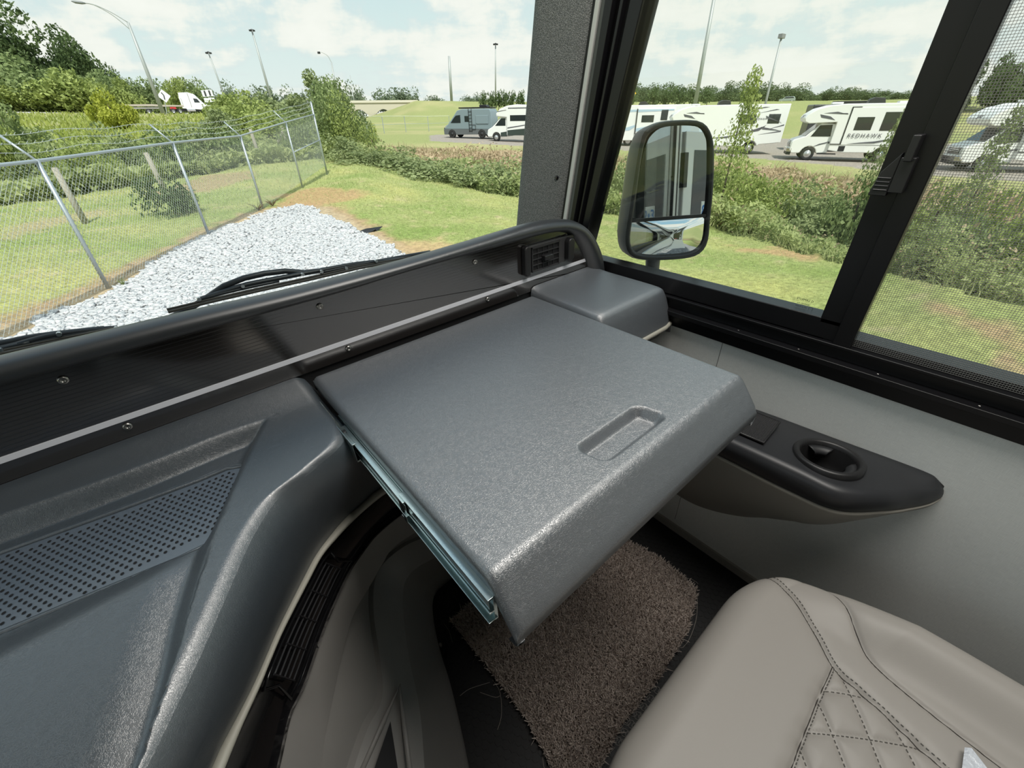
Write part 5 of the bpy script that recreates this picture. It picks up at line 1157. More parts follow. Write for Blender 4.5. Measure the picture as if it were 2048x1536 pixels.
# ------------------------------------------------------------------ poles, lamps, signs
POLE = mat('pole_grey', (.36, .38, .38), .5, metal=.2)
def mast(lab, bpx, tpx, d, r0, r1, head, cat='light pole'):
    p = pos(azel(*bpx)[0], d); p.z = min(azel(*bpx)[1]*d, gz1(p)+30); t_ = pos(azel(*tpx)[0], d, azel(*tpx)[1]*d); p.z = min(p.z, gz1(p)) - .1
    e = empty('street_lamp' if head in ('cobra', 'curve') else 'light_mast', lab, cat, p); EXT.append(e); t_ = t_-p; z = Vector((0, 0, 0))
    s = MB(); s.tube([z, t_], [r0, r1], 8); s.build('pole', POLE, e, smooth=True); R_ = Vector((math.cos(R(azel(*tpx)[0])), -math.sin(R(azel(*tpx)[0])), 0))
    if head == 'cobra':
        for k in (0, 1):
            s = MB(); s.tube(catmull([t_-Vector((0, 0, k*.9)), t_-R_*1.5+Vector((0, 0, 1.0-.3*k)), t_-R_*3.2+Vector((0, 0, 1.75-.05*k)), t_-R_*4.2+Vector((0, 0, 1.8))], 12), .05, 6); s.build('lamp_arm', POLE, e, smooth=True)
        s = MB(); s.tube([t_-R_*4.1+Vector((0, 0, 1.8)), t_-R_*4.5+Vector((0, 0, 1.82)), t_-R_*5.2+Vector((0, 0, 1.85)), t_-R_*5.6+Vector((0, 0, 1.9))], [.08, .17, .17, .05], 8); s.build('lamp_head', mat('lamp_head_grey', (.2, .21, .22), .5), e, smooth=True)
    elif head == 'curve':
        s = MB(); s.tube(catmull([t_, t_-R_*.8+Vector((0, 0, 1.8)), t_-R_*2.+Vector((0, 0, 2.6)), t_-R_*3.+Vector((0, 0, 2.9))], 10), .09, 6); s.build('lamp_arm', POLE, e); s = MB(); s.box(t_-R_*3.6+Vector((-.4, -.4, 2.4)), t_-R_*3.6+Vector((.4, .4, 3.0))); s.build('lamp_head', BLKP, e, bevel=.05)
    elif head == 'ring':
        s = MB()
        for k in range(6): c = t_+Vector((math.cos(k*1.05)*d*.0035, math.sin(k*1.05)*d*.0035, -d*.002)); s.box(c-Vector((1, 1, 1))*d*.0010, c+Vector((1, 1, 1))*d*.0010); s.tube([t_, c], d*.0005, 4)
        s.build('lamp_cluster', BLKP, e)
    elif head == 'flood':
        s = MB(); s.box(t_-R_*.55+Vector((-.25, -.25, -.1)), t_+R_*.55+Vector((.25, .25, .35))); s.build('lamp_head', mat('flood_grey', (.22, .22, .22), .5), e, bevel=.03)
    return e
mast('curved-arm street lamp in front of the flatbed truck', (326, 226), (256, 45), 100, .32, .17, 'cobra', 'street lamp')
mast('thin tall light mast above the end of the truck', (458, 215), (416, 103), 210, .35, .2, 'ring')
mast('tall light mast left of centre in the sky above the fence', (545, 205), (503, 58), 190, .45, .25, 'ring')
mast('curved street lamp above the feathery tree', (673, 200), (663, 125), 200, .35, .25, 'curve', 'street lamp')
mast('very thin distant pole right of the curved street lamp', (706, 195), (700, 150), 260, .2, .15, None)
mast('tall thick pole standing behind the embankment crest', (903, 200), (898, 112), 165, .45, .35, None)
mast('tall thin light mast just left of the windshield pillar', (991, 205), (991, 86), 190, .3, .2, 'ring')
mast('very tall tapering light pole running out of the picture above the door mirror', (1391, 205), (1433, -30), 108, .42, .28, None)
mast('square-headed floodlight pole above the motorhome lot', (1532, 208), (1563, 75), 75, .18, .12, 'flood', 'floodlight pole')
WS = mat('sign_white', (.75, .76, .74), .5); YS = mat('sign_yellow', (.85, .50, .04), .5); BS = mat('sign_black', (.03, .03, .03), .5)
def sign(name, lab, px, pyb, cx_, cy__, d, w_, mt, diamond=True):
    p = pos(azel(px, pyb)[0], d); p.z = gz1(p)-.1; c = pos(azel(cx_, cy__)[0], d, azel(cx_, cy__)[1]*d); e = empty(name, lab, 'road sign', p); EXT.append(e); c = c-p; f = -pos(azel(cx_, cy__)[0], 1); Rr_ = Vector((-f.y, f.x, 0)); U = Vector((0, 0, 1))
    s = MB(); s.tube([(0, 0, 0), c], .07, 6); s.build('post', POLE, e)
    q = [c+Rr_*w_, c+U*w_, c-Rr_*w_, c-U*w_] if diamond else [c+Rr_*w_+U*w_, c-Rr_*w_+U*w_, c-Rr_*w_-U*w_, c+Rr_*w_-U*w_]; q = [v+f*.1 for v in q]
    s = MB(); s.add(q+[v-f*.03 for v in q], [(0, 1, 2, 3), (7, 6, 5, 4), (0, 4, 5, 1), (1, 5, 6, 2), (2, 6, 7, 3), (3, 7, 4, 0)]); s.build('sign_face', mt, e); return e, c, f, Rr_
e, c, f, r_ = sign('warning_sign', 'white diamond road sign beside the curved street lamp', 331, 222, 328, 192, 128, 1.15, WS)
s = MB(); fo_ = c+f*.13; s.tube([fo_-r_*.1+Vector((0, 0, -.6)), fo_+Vector((0, 0, .1)), fo_-r_*.25+Vector((0, 0, .6))], .09, 4); s.build('arrow_symbol', BS, e)
for k, (cx_, cy__) in enumerate(((410, 187), (419, 186))):
    e, c, f, r_ = sign('route_sign', ('left' if k == 0 else 'right')+' one of the pair of white route shields past the truck cab', cx_+6, 222, cx_, cy__, 138, .62, WS, False)
    s = MB(); o_ = c+f*.14
    s.add([o_-r_*.6-Vector((0, 0, .9)), o_+r_*.6-Vector((0, 0, .9)), o_+r_*.6-Vector((0, 0, 1.7)), o_-r_*.6-Vector((0, 0, 1.7))], [(0, 1, 2, 3)]); s.build('arrow_plate', WS, e)
    s = MB(); s.box(o_-Vector((.15, .15, .5)), o_+Vector((.15, .15, .5))); s.build('route_number', BS, e)
sign('warning_sign', 'small yellow diamond road sign on the embankment left of the mirror', 1264, 203, 1265, 187, 125, .9, YS)

# ------------------------------------------------------------------ bridge
br = empty('road_bridge', 'pale concrete arched road bridge left of the embankment', 'bridge'); EXT.append(br)
CONC = mat('concrete', (.52, .48, .40), .85)
def bp(px, py, d=185): return pos(azel(px, py)[0], d, azel(px, py)[1]*d)
A_, B_ = bp(690, 206), bp(836, 205); dv = (B_-A_); dh = Vector((dv.x, dv.y, 0)); Lb_ = dh.length; dh.normalize(); nb = Vector((-dh.y, dh.x, 0))
zt = max(A_.z, B_.z); 
def brm(name, prof, t0, t1, mt):
    s = MB(); vs = [A_*1+dh*x+nb*t for t in (t0, t1) for x, z in prof]
    for i, (x, z) in enumerate(list(prof)*2): vs[i].z = z
    n = len(prof); s.add(vs, [tuple(range(n)), tuple(range(n, 2*n))[::-1]]+[(i, (i+1) % n, n+(i+1) % n, n+i) for i in range(n)]); return s.build(name, mt, br)
ar = [(0, zt), (Lb_, zt), (Lb_, zt-1.8)]
xs_ = np.linspace(Lb_, 0, 40)
for x in xs_[1:]: ar.append((x, zt-1.9-2.1*abs(math.cos(math.pi*(x/Lb_*3.0)))**2.2))
brm('deck', ar, 0, 10, CONC); brm('parapet', [(0, zt), (Lb_, zt), (Lb_, zt+.7), (0, zt+.7)], -.3, 0, mat('concrete_parapet', (.60, .56, .48), .85))
for k in (.333, .667): brm('pier', [(Lb_*k-1., zt-9), (Lb_*k+1., zt-9), (Lb_*k+1.3, zt-3), (Lb_*k-1.3, zt-3)], 0, 10, CONC)

# ------------------------------------------------------------------ vehicles
VW = mat('motorhome_white', (.80, .80, .79), .25, spec=.5); VG = mat('vehicle_glass', (.02, .025, .03), .06, spec=.8); VGR = mat('graphic_grey', (.10, .10, .115), .4); VB = mat('vehicle_black', (.015, .015, .016), .5); TIRE = mat('tyre', (.02, .02, .02), .85); HUB = mat('wheel_cover', (.55, .55, .56), .3, metal=.7); CHR = mat('chrome', (.7, .7, .72), .15, metal=1)
def mk(parent, name, mt, fn, **k): s = MB(); fn(s); return s.build(name, mt, parent, **k)
def side_poly(parent, name, mt, polys, y, dy=.012, **k):
    s = MB(); [s.prism(p, y, y+dy*(1 if y > 0 else -1), 1) for p in polys]; return s.build(name, mt, parent, **k)
def wheel(parent, x, y, r=.39, wd=.24, hub=HUB):
    o = mk(parent, 'wheel', TIRE, lambda s: (s.ring((x, y, r), (1, 0, 0), (0, 0, 1), [(r*.55, -.01), (r*.62, -.03), (r*.92, -.03), (r, -.0), (r, wd), (r*.6, wd)], 24)), smooth=True)
    mk(o, 'hub', hub, lambda s: s.ring((x, y, r), (1, 0, 0), (0, 0, 1), [(0, -.06), (r*.2, -.06), (r*.25, -.02), (r*.5, -.025), (r*.6, .0), (r*.6, .05)], 20), smooth=True); return o
def vroot(name, lab, cat, p, hx, hy, group=None):
    e = empty(name, lab, cat, p, math.atan2(hy, hx), group); EXT.append(e); return e
HY = 1.18
def arc(cx_, r, n=9, a0=math.pi, a1=0): return [(cx_+r*math.cos(t), r*math.sin(t)+.28) for t in np.linspace(a0, a1, n)]
def classC(lab, p, hx, hy, length=6.3, wb=4.01, text=True, slide=True):
    """x forward from the front axle; we look at the +y side"""
    e = vroot('motorhome', lab, 'motorhome', p, hx, hy); rr = -(length-1.0)
    def body(s):
        s.prism([(-1.05, .62), (-1.05, 2.18), (.45, 2.12), (.72, 2.22), (.80, 2.42), (.66, 2.62), (.20, 2.92), (-.5, 3.10), (-1.3, 3.16), (rr, 3.16), (rr, .72), (-wb-.62, .60)] + [(-wb+.50*math.cos(t), .36+.50*math.sin(t)) for t in np.linspace(math.pi*.92, .15*math.pi, 8)] + [(-wb+.55, .50), (-1.9, .50)], -HY, HY, 1)
    mk(e, 'coach_body', VW, body, bevel=.05)
    def cab(s):
        s.prism([(-1.1, .45), (-1.1, 2.1), (-.28, 2.15), (.10, 1.75), (.40, 1.42), (.98, 1.22), (1.10, 1.10), (1.12, .62), (.98, .42), (.50, .42)] + [(.47*math.cos(t), .36+.47*math.sin(t)) for t in np.linspace(.1*math.pi, .92*math.pi, 8)] + [(-.50, .42)], -.98, .98, 1)
    mk(e, 'cab', VW, cab, bevel=.06)
    mk(e, 'windshield', VG, lambda s: s.add([(-.24, -.86, 2.10), (-.24, .86, 2.10), (.45, .93, 1.43), (.45, -.93, 1.43)], [(0, 3, 2, 1)]), solid=.02)
    side_poly(e, 'cab_window', VG, [[(-.98, 1.40), (.12, 1.40), (-.22, 2.02), (-.9, 2.05)]], .985)
    mk(e, 'grille', VB, lambda s: s.box((1.10, -.62, .80), (1.15, .62, 1.12)))
    mk(e, 'grille_bars', CHR, lambda s: [s.box((1.14, -.60, z), (1.17, .60, z+.035)) for z in (.84, .92, 1.0, 1.08)])
    for y in (-.80, .80): mk(e, 'headlight', mat('headlight_lens', (.6, .62, .62), .1) if 'headlight_lens' not in bpy.data.materials else bpy.data.materials['headlight_lens'], lambda s: s.box((1.06, y-.14, .84), (1.15, y+.14, 1.10)), bevel=.02)
    mk(e, 'bumper', CHR, lambda s: s.prism([(1.0, -1.0), (1.28, -.8), (1.28, .8), (1.0, 1.0)], .50, .72, 2), bevel=.02); mk(e, 'bumper_skirt', VB, lambda s: s.prism([(1.0, -.98), (1.22, -.78), (1.22, .78), (1.0, .98)], .32, .52, 2))
    for x in (0, -wb):
        for y, w_ in ((.78, 1), (-1.0, -1)): wheel(e, x, y if y < 0 else .96, wd=-.22 if False else .22)
    mk(e, 'running_board', VB, lambda s: s.box((-1.6, .8, .38), (-.55, 1.05, .43)))
    side_poly(e, 'side_window', VG, [[(-2.95, 1.75), (-2.05, 1.75), (-2.05, 2.45), (-2.95, 2.45)], ] if slide else [[(-5.15, 1.95), (-4.0, 1.95), (-4.0, 2.55), (-5.15, 2.55)]], HY+(.03 if slide else 0), bevel=.04)
    side_poly(e, 'side_window', VG, [[(-5.2, 1.72), (-3.4, 1.72), (-3.4, 2.7), (-5.2, 2.7)]] if slide else [[(-6.8, 1.95), (-6.0, 1.95), (-6.0, 2.55), (-6.8, 2.55)]], HY+(.03 if slide else 0), bevel=.04)
    if slide:
        mk(e, 'slide_out', VW, lambda s: s.box((rr+.7, HY, .95), (-1.65, HY+.03, 2.95)), bevel=.01)
        side_poly(e, 'slide_seal', VB, [[(-1.66, .98), (-1.60, .98), (-1.60, 2.98), (-1.66, 2.98)], [(-2.1, 2.96), (-1.6, 2.96), (-1.6, 3.0), (-2.1, 3.0)], [(-1.66, .96), (-1.05, .96), (-1.05, 1.0), (-1.66, 1.0)]], HY+.0, .035)
    yo = HY+(.045 if slide else .014)
    side_poly(e, 'graphic_stripe', VGR, [[(-.9, 2.30), (-.1, 2.45), (.0, 2.62), (-.6, 2.50)], [(-1.5, 2.6), (-.2, 2.68), (-.9, 2.75)], [(-1.5, 2.62), (-1.1, 2.62), (-1.0, 2.67), (-1.45, 2.67)]], HY)
    side_poly(e, 'graphic_stripe', VGR, [[(-.9, 1.02), (-.15, .80), (-.5, .98), (-.95, 1.10)], [(-.95, 1.00), (-1.05, 1.00), (-1.05, 1.10), (-.95, 1.12)]], .985)
    side_poly(e, 'graphic_stripe', VGR, [[(-2.0, 1.02), (-3.4, 1.05), (-5.0, 1.45), (-3.4, 1.15)], [(rr+.3, 2.0), (rr+1.5, 2.45), (rr+1.4, 2.30)], [(rr+.2, 1.5), (rr+1.6, 1.75), (rr+1.5, 1.6)]], yo)
    if not slide: side_poly(e, 'graphic_stripe', VGR, [[(-4.4, 2.75), (-5.6, 3.0), (-5.9, 2.98)], [(-5.3, 2.62), (-6.4, 2.85), (-6.6, 2.82)], [(-4.0, 1.2), (-5.9, 1.72), (-5.9, 1.80)], [(-3.6, 1.1), (-5.6, 1.5), (-6.0, 1.86), (-5.5, 1.62)], [(-5.6, 1.25), (-7.1, 1.5), (-7.1, 1.42)], [(-6.2, 1.6), (-7.2, 1.9), (-7.2, 1.82)]], HY)
    side_poly(e, 'lower_panel', VB, [[(-1.95, .58), (-1.6, .58), (-1.6, .88), (-1.95, .88)]], HY)
    if text:
        text_mesh('REDHAWK', .30 if slide else .17, 'model_lettering', VGR, e, frameM((-2.75, yo+.02, 1.45) if slide else (-5.58, HY+.02, 2.25), (-1, 0, 0), (0, 0, 1)), .004, bold=.0, spacing=1.35)
        text_mesh('JAYCO', .22, 'nose_lettering', VGR, e, frameM((.72, .25, 2.52), (-.25, 1, 0), (-.55, 0, 1)), .004, bold=.006)
    mk(e, 'roof_air_conditioner', VB, lambda s: s.prism([(-3.4, 3.16), (-2.5, 3.16), (-2.55, 3.38), (-2.8, 3.48), (-3.3, 3.44)], -.35, .35, 1), bevel=.04)
    for x in (-.9, -4.4): mk(e, 'roof_vent', VW, lambda s: s.box((x-.3, -.3, 3.16), (x+.3, .3, 3.26)), bevel=.03)
    return e
def vp(px, py, d):
    p = pos(azel(px, py)[0], d); p.z = azel(px, py)[1]*d; g_ = gz1(p); p.z = g_; return p
hd = (-.50, .866)
P2 = pos(azel(1606, 318)[0], 38.5); P2.z = gz1(P2)
classC('white class C motorhome with cab facing left, in front of the floodlight pole', P2, -.45, .893, length=7.6)
P3 = pos(azel(1943, 334)[0], 36.5); P3.z = gz1(P3)
classC('white class C motorhome seen through the insect screen', P3, -.50, .866, length=7.6)
rw = pos(azel(1487, 306)[0], 42); P1 = rw+Vector((-.62, .785, 0)).normalized()*5.2; P1.z = gz1(P1)
classC('white class C motorhome with rear end showing beside the door mirror', P1, -.62, .785, length=8.3, wb=5.2, slide=False)
e = vroot('motorhome', 'white class C motorhome hidden behind the one with the bright cab, its dark tail showing', 'motorhome', pos(71.2, 47, gz1(pos(71.2, 47))), -.5, .866)
mk(e, 'dark_body', mat('dark_coach', (.04, .04, .045), .35), lambda s: s.box((-5.5, -1.2, .6), (.6, 1.2, 3.2)), bevel=.08); side_poly(e, 'graphic_stripe', mat('silver_graphic', (.4, .4, .42), .4), [[(-5, 2.5), (.2, 2.5), (.2, 2.6), (-5, 2.6)], [(-5, 2.2), (.2, 2.2), (.2, 2.25), (-5, 2.25)]], 1.2)
for x in (0, -4): wheel(e, x, 1.0)
mk(e, 'roof_rack', VB, lambda s: s.box((-3, -.8, 3.2), (-1, .8, 3.4)), bevel=.03)
# class A behind the pillar
rw = pos(azel(1254, 292)[0], 49); rw.z = gz1(rw)
e = vroot('bus_motorhome', 'white and pale blue class A motorhome between the window frame and the door mirror', 'motorhome', rw, -.62, .785)
BLUEP = mat('pale_blue_paint', (.42, .55, .66), .3)
mk(e, 'coach_body', VW, lambda s: s.prism([(1.9, .45), (2.05, 1.2), (1.9, 3.1), (1.7, 3.3), (-5.6, 3.3), (-5.6, .5)], -1.22, 1.22, 1), bevel=.06)
side_poly(e, 'slide_out', VW, [[(-3.9, 1.0), (-.6, 1.0), (-.6, 3.0), (-3.9, 3.0)]], 1.22, .10, bevel=.01)
side_poly(e, 'slide_seal', VB, [[(-.58, 1.0), (-.52, 1.0), (-.52, 3.02), (-.58, 3.02)]], 1.22, .11)
side_poly(e, 'side_window', VG, [[(-2.1, 1.95), (-1.0, 1.95), (-1.0, 2.5), (-2.1, 2.5)]], 1.33, bevel=.02); side_poly(e, 'side_window', VG, [[(-3.3, 2.1), (-2.7, 2.1), (-2.7, 2.9), (-3.3, 2.9)]], 1.33, bevel=.02); side_poly(e, 'side_window', VG, [[(.3, 1.9), (1.3, 1.9), (1.3, 2.6), (.3, 2.6)]], 1.23, bevel=.02)
side_poly(e, 'colour_sweep', BLUEP, [[(1.9, 1.2), (.0, 1.3), (-.5, 1.6), (-.5, 1.75), (.4, 1.5), (1.9, 1.45)], [(1.9, 2.7), (-.5, 2.8), (-.5, 2.95), (1.9, 2.95)]], 1.22, .015); side_poly(e, 'colour_sweep', BLUEP, [[(-.6, 1.45), (-3.8, 2.0), (-3.8, 1.6), (-1.5, 1.3), (-.6, 1.2)], [(-.6, 2.75), (-3.8, 2.85), (-3.8, 2.95), (-.6, 2.95)]], 1.32, .015)
wheel(e, 0, 1.05, .45); wheel(e, -4.2, 1.05, .45)
mk(e, 'roof_air_conditioner', VB, lambda s: s.prism([(-1.6, 3.3), (-.6, 3.3), (-.7, 3.55), (-1.2, 3.6)], -.35, .35, 1), bevel=.04)
e = vroot('camper_trailer', 'low white trailer roof showing behind the class A motorhome', 'trailer', pos(59.3, 58, gz1(pos(59.3, 58))), -.5, .866)
mk(e, 'trailer_body', VW, lambda s: s.prism([(2.2, .6), (2.4, 1.6), (1.8, 2.95), (-3, 2.95), (-3, .6)], -1.1, 1.1, 1), bevel=.1); wheel(e, -1, 1.0)
# grey camper van
f_ = pos(azel(913, 276)[0], 56.3); f_.z = gz1(f_); r__ = pos(azel(978, 279)[0], 54.6); hh = f_-r__; 
VGY = mat('van_grey', (.20, .255, .28), .35); VGD = mat('van_lower_grey', (.11, .12, .125), .5)
def van(lab, p, hx, hy, m1, m2, wb=3.66, kind='van'):
    e = vroot('camper_van', lab, 'van', p, hx, hy)
    mk(e, 'van_body', m1, lambda s: s.prism([(.98, .85), (.86, 1.15), (.50, 1.32), (-.15, 1.95), (-.75, 2.60), (-1.3, 2.75), (-wb-1.0, 2.75), (-wb-1.18, 2.4), (-wb-1.2, .8)], -.99, .99, 1), bevel=.10)
    mk(e, 'lower_body', m2, lambda s: s.prism([(1.0, .35), (1.02, .86), (.5, .9), (-wb-1.22, .84), (-wb-1.2, .35), (-wb-.48, .35)]+[(-wb+.46*math.cos(t), .36+.46*math.sin(t)) for t in np.linspace(math.pi, 0, 9)]+[(-.5, .33)]+[(.46*math.cos(t), .36+.46*math.sin(t)) for t in np.linspace(math.pi, 0, 9)]+[(.5, .35)], -1.0, 1.0, 1), bevel=.03)
    mk(e, 'windshield', VG, lambda s: s.add([(-.72, -.8, 2.50), (-.72, .8, 2.50), (.36, .9, 1.47), (.36, -.9, 1.47)], [(0, 3, 2, 1)]), solid=.03)
    side_poly(e, 'cab_window', VG, [[(-1.15, 1.45), (.10, 1.45), (-.25, 1.85), (-.6, 2.15), (-1.15, 2.20)]], .99, bevel=.02)
    side_poly(e, 'side_window', VG, [[(-2.15, 1.55), (-1.65, 1.55), (-1.65, 2.1), (-2.15, 2.1)]], .99, bevel=.03); side_poly(e, 'side_window', VG, [[(-4.3, 1.65), (-3.7, 1.65), (-3.7, 1.98), (-4.3, 1.98)]], .99, bevel=.03)
    mk(e, 'side_pod', m1, lambda s: s.prism([(-4.5, 1.35), (-3.1, 1.35), (-3.0, 1.45), (-3.0, 2.15), (-4.5, 2.15)], .98, 1.05, 1), bevel=.04)
    mk(e, 'headlight', HUB, lambda s: s.prism([(.94, 1.0), (.78, 1.15), (.55, 1.15), (.75, .98)], .80, 1.0, 1), bevel=.02); mk(e, 'bumper', VB, lambda s: s.prism([(.95, .40), (1.10, .50), (1.08, 1.0), (.98, 1.05)], -.8, .8, 1), bevel=.02)
    for x in (0, -wb):
        wheel(e, x, 1.0, .40, hub=VB); wheel(e, x, -1.0, .40, hub=VB)
    if kind == 'van':
        mk(e, 'roof_rack', VB, lambda s: s.box((-wb-1.0, -.8, 2.78), (-.9, .8, 2.90)), bevel=.02); mk(e, 'roof_air_conditioner', VB, lambda s: s.prism([(-4.2, 2.9), (-3.2, 2.9), (-3.2, 3.1), (-4.0, 3.1)], -.35, .35, 1), bevel=.05)
        mk(e, 'ladder', VB, lambda s: [s.box((x, 1.02, .6), (x+.04, 1.06, 2.75)) for x in (-2.55, -2.2)]+[s.box((-2.55, 1.02, z), (-2.16, 1.06, z+.035)) for z in (.7, 1.0, 1.3, 1.6, 1.9, 2.2, 2.5)])
        mk(e, 'side_bracket', VB, lambda s: s.tube([(-2.6, 1.04, .85), (-2.95, 1.04, .85), (-2.95, 1.04, 1.3), (-2.6, 1.04, 1.3)], .025, 5))
    return e
van('blue-grey camper van with black roof rack and side ladder', f_, hh.x, hh.y, VGY, VGD)
rz_ = pos(azel(1006, 250)[0], 66); rz_.z = gz1(rz_); 
van('white van mostly hidden behind the blue-grey camper van', rz_, hh.x, hh.y, VW, VW, kind='plain')
# white B+ motorhome left of the pillar
p = pos(azel(1000, 282)[0], 51.5); p.z = gz1(p); e = vroot('motorhome', 'white rounded motorhome with dark lower side, partly hidden by the windshield pillar', 'motorhome', p, -.5, .866)
DG = mat('dark_green_grey', (.04, .055, .05), .3)
mk(e, 'coach_body', VW, lambda s: s.prism([(-1.2, .55), (-1.2, 2.1), (-.1, 2.2), (-.05, 2.45), (-.5, 2.85), (-1.3, 3.1), (-2.3, 3.2), (-3.5, 3.12), (-5.6, 3.0), (-5.6, .55)], -1.12, 1.12, 1), bevel=.09)
mk(e, 'cab', VW, lambda s: s.prism([(-1.25, .45), (-1.25, 2.1), (-.5, 2.15), (-.1, 1.75), (.45, 1.30), (.95, 1.05), (1.05, .6), (.95, .40), (.50, .40)]+[(.46*math.cos(t), .36+.46*math.sin(t)) for t in np.linspace(.1*math.pi, .92*math.pi, 8)]+[(-.5, .40)], -.98, .98, 1), bevel=.07)
mk(e, 'windshield', VG, lambda s: s.add([(-.42, -.8, 2.12), (-.42, .8, 2.12), (.42, .9, 1.36), (.42, -.9, 1.36)], [(0, 3, 2, 1)]), solid=.03)
side_poly(e, 'cab_window', VG, [[(-1.05, 1.4), (.1, 1.4), (-.35, 1.85), (-.6, 2.05), (-1.05, 2.05)]], .985, bevel=.02); side_poly(e, 'side_window', VG, [[(-3.3, 1.8), (-1.6, 1.8), (-1.6, 2.3), (-3.3, 2.3)]], 1.12, bevel=.03)
side_poly(e, 'dark_lower_side', DG, [[(-1.3, .55), (-1.3, 1.0), (-3.2, 1.15), (-5.6, 1.2), (-5.6, .55)]], 1.12); side_poly(e, 'graphic_stripe', VGR, [[(-1.3, 1.15), (-3.5, 1.45), (-5.6, 1.5), (-5.6, 1.56), (-3.5, 1.52), (-1.3, 1.25)], [(-.3, 2.6), (-1.2, 2.72), (-1.2, 2.76), (-.2, 2.65)], [(-1.4, 2.85), (-4.8, 2.85), (-4.8, 2.93), (-1.4, 2.93)]], 1.12)
side_poly(e, 'dark_lower_side', DG, [[(-1.2, .45), (-.5, .45), (-.5, .8), (-1.2, .9)]], .985)
for x in (0, -3.66): wheel(e, x, 1.0, .38)
# truck on the road
td = 136; tf = pos(azel(426, 224)[0], td); tr_ = pos(azel(250, 222)[0], td+2); hh = tf-tr_
tf.z = gz1(tf)+.25; Lt = math.hypot(hh.x, hh.y)
e = vroot('semi_truck', 'white semi truck tractor driving right on the distant road', 'truck', tf, hh.x, hh.y)
mk(e, 'cab', VW, lambda s: s.prism([(0, .7), (-.1, 1.6), (-1.3, 2.0), (-2.0, 2.9), (-2.6, 3.7), (-3.6, 4.0), (-5.4, 3.95), (-5.6, 3.0), (-5.6, 1.0), (-1.6, .7)], -1.2, 1.2, 1), bevel=.1)
side_poly(e, 'cab_window', VG, [[(-2.9, 2.1), (-1.8, 2.1), (-2.2, 2.8), (-2.9, 2.9)]], -1.2); mk(e, 'windshield', VG, lambda s: s.add([(-2.15, -1, 3.0), (-2.15, 1, 3.0), (-1.4, 1.05, 2.1), (-1.4, -1.05, 2.1)], [(0, 3, 2, 1)]), solid=.03)
side_poly(e, 'fairing_gap', VB, [[(-3.75, 1.2), (-3.68, 1.2), (-3.68, 3.9), (-3.75, 3.9)]], -1.2)
for x in (-1.2, -6.2, -7.5): wheel(e, x, -1.15, .5); 
mk(e, 'chassis', VB, lambda s: s.box((-8.2, -.9, .5), (-1.0, .9, .95))); mk(e, 'fuel_tank', CHR, lambda s: s.cyl((-4.8, -1.1, .75), (-3.2, -1.1, .75), .33)); mk(e, 'red_toolbox', mat('truck_red', (.5, .03, .03), .5), lambda s: s.box((-7.9, -1.2, .9), (-6.8, -.9, 1.3)))
q = tf-Vector((hh.x, hh.y, 0)).normalized()*5.2
e = vroot('flatbed_trailer', 'long empty flatbed trailer behind the white semi truck', 'trailer', q, hh.x, hh.y)
WD = mat('trailer_deck', (.42, .37, .30), .8)
Lf = Lt-5.0
mk(e, 'deck', WD, lambda s: s.prism([(0, 1.35), (0, 1.62), (-4, 1.70), (-Lf*.5, 1.85), (-Lf, 1.80), (-Lf, 1.5), (-Lf*.5, 1.45), (-4, 1.38)], -1.25, 1.25, 1)); mk(e, 'headboard', mat('headboard_dark', (.12, .11, .10), .7), lambda s: [s.box((-.1, -1.2+.3*k, 1.6), (0, -1.05+.3*k, 3.0)) for k in range(8)])
mk(e, 'rear_frame', mat('trailer_frame', (.3, .29, .26), .6), lambda s: s.box((-Lf, -1.1, 1.0), (-Lf+7, 1.1, 1.3)))
for x in (-Lf+4.6, -Lf+1.2): wheel(e, x, -1.15, .5)
# silver SUV on the embankment road
p = pos(azel(1573, 205)[0], 180); p.z = max(azel(1573, 205)[1]*180, gz1(p))
e = vroot('car', 'silver suv driving along the top of the embankment', 'car', p, -.30, .95)
mk(e, 'car_body', mat('silver_green', (.35, .40, .38), .3, metal=.3), lambda s: s.prism([(2.2, .35), (2.25, .8), (1.3, 1.0), (.5, 1.55), (-1.6, 1.6), (-2.1, 1.1), (-2.2, .4)], -.9, .9, 1), bevel=.08)
side_poly(e, 'car_window', VG, [[(1.0, 1.02), (.45, 1.45), (-1.5, 1.48), (-1.8, 1.1)]], .9); 
for x in (1.4, -1.4): wheel(e, x, .85, .36)
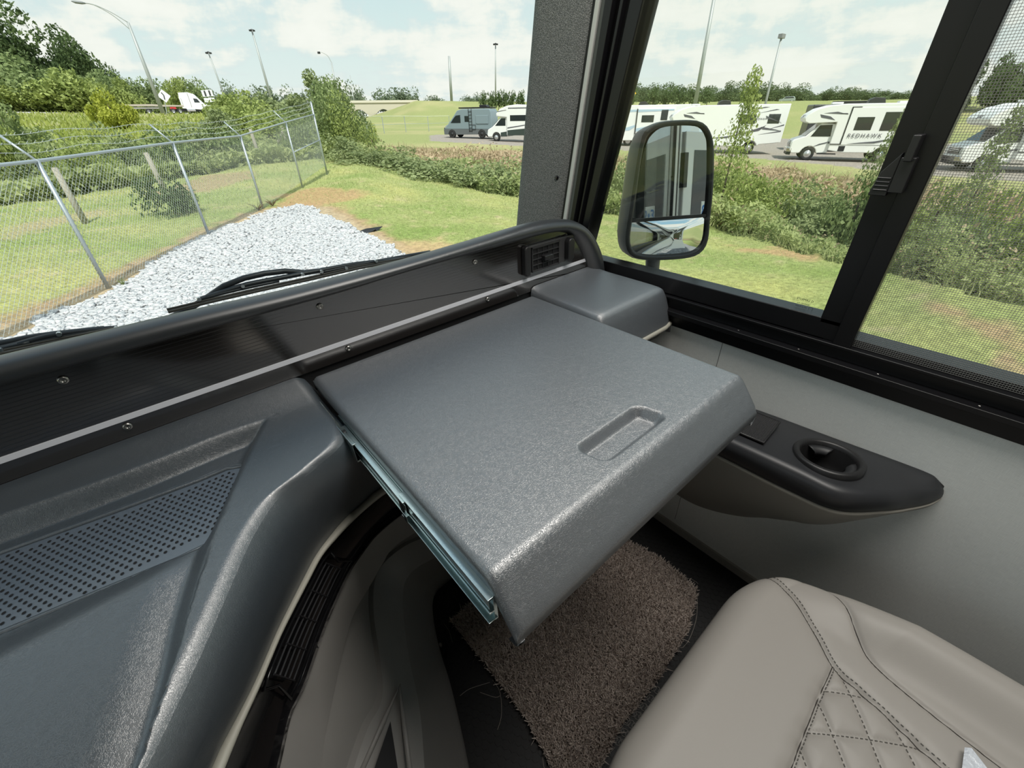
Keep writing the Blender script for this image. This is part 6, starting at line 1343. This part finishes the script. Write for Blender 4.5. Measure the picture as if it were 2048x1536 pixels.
# leafy dark weeds growing out of the gravel edge
for px, py, lab in ((520, 428, 'small dark dry weed at the top edge of the gravel, left one'), (548, 420, 'small dark dry weed at the top edge of the gravel, right one'), (735, 470, 'torn dark ground cloth scrap at the right edge of the gravel')):
    p = pos(azel(px, py)[0], GR/azel(px, py)[1]); p.z = gz1(p); s = MB()
    if 'cloth' in lab: s.add([p+Vector((.35*math.cos(t)*(1+.4*math.sin(3*t)), .12*math.sin(t), .03+.04*math.sin(5*t))) for t in np.linspace(0, 6.0, 14)], [tuple(range(14))]); nm, ct, mt_ = 'ground_cloth', 'cloth', BLKP
    else:
        for k in range(26): a = random.random()*6.28; l = .1+.18*random.random(); s.tube([p, p+Vector((math.cos(a)*l*.5, math.sin(a)*l*.5, l*.6)), p+Vector((math.cos(a)*l, math.sin(a)*l, l*.8))], [.006, .005, .002], 3)
        nm, ct, mt_ = 'dry_weed', 'weed', mat('dry_brown', (.10, .06, .03), .9)
    o = s.build(nm, mt_); props(o, lab, ct); EXT.append(o)
for px, py in ((248, 572),):
    p = pos(azel(px, py)[0], GR/azel(px, py)[1]); p.z = gz1(p); s = MB()
    for k in range(30): a = random.random()*6.28; l = .06+.1*random.random(); s.tube([p, p+Vector((math.cos(a)*l*.5, math.sin(a)*l*.5, l))], [.005, .001], 3)
    o = s.build('grass_tuft', WEED1); props(o, 'small green grass tuft growing through the gravel near the first fence post', 'grass'); EXT.append(o)

ORD = 'leftmost second third fourth fifth sixth seventh eighth ninth tenth eleventh twelfth thirteenth fourteenth fifteenth sixteenth seventeenth eighteenth nineteenth twentieth'.split()
ORD += ['twenty-'+w_ for w_ in ORD[1:9]]; ORD[20:] = ['twenty-first']+ORD[20:]; ORD += ['thirtieth', 'thirty-first', 'thirty-second']
gr_ = {}
for o in EXT:
    if o.get('group') and o.get('kind') is None: gr_.setdefault(o['group'], {}).setdefault(o['label'], []).append(o)
for g_, labs in gr_.items():
    for l_, os_ in labs.items():
        if len(os_) > 1:
            os_.sort(key=lambda o: math.atan2(o.location.x, o.location.y))
            for i_, o in enumerate(os_): o['label'] = (('leftmost ' if i_ == 0 else 'rightmost ' if i_ == len(os_)-1 else ORD[i_]+' from the left, ')+l_)
for o in EXT:
    if o.parent is None: o.matrix_world = TILT @ o.matrix_basis
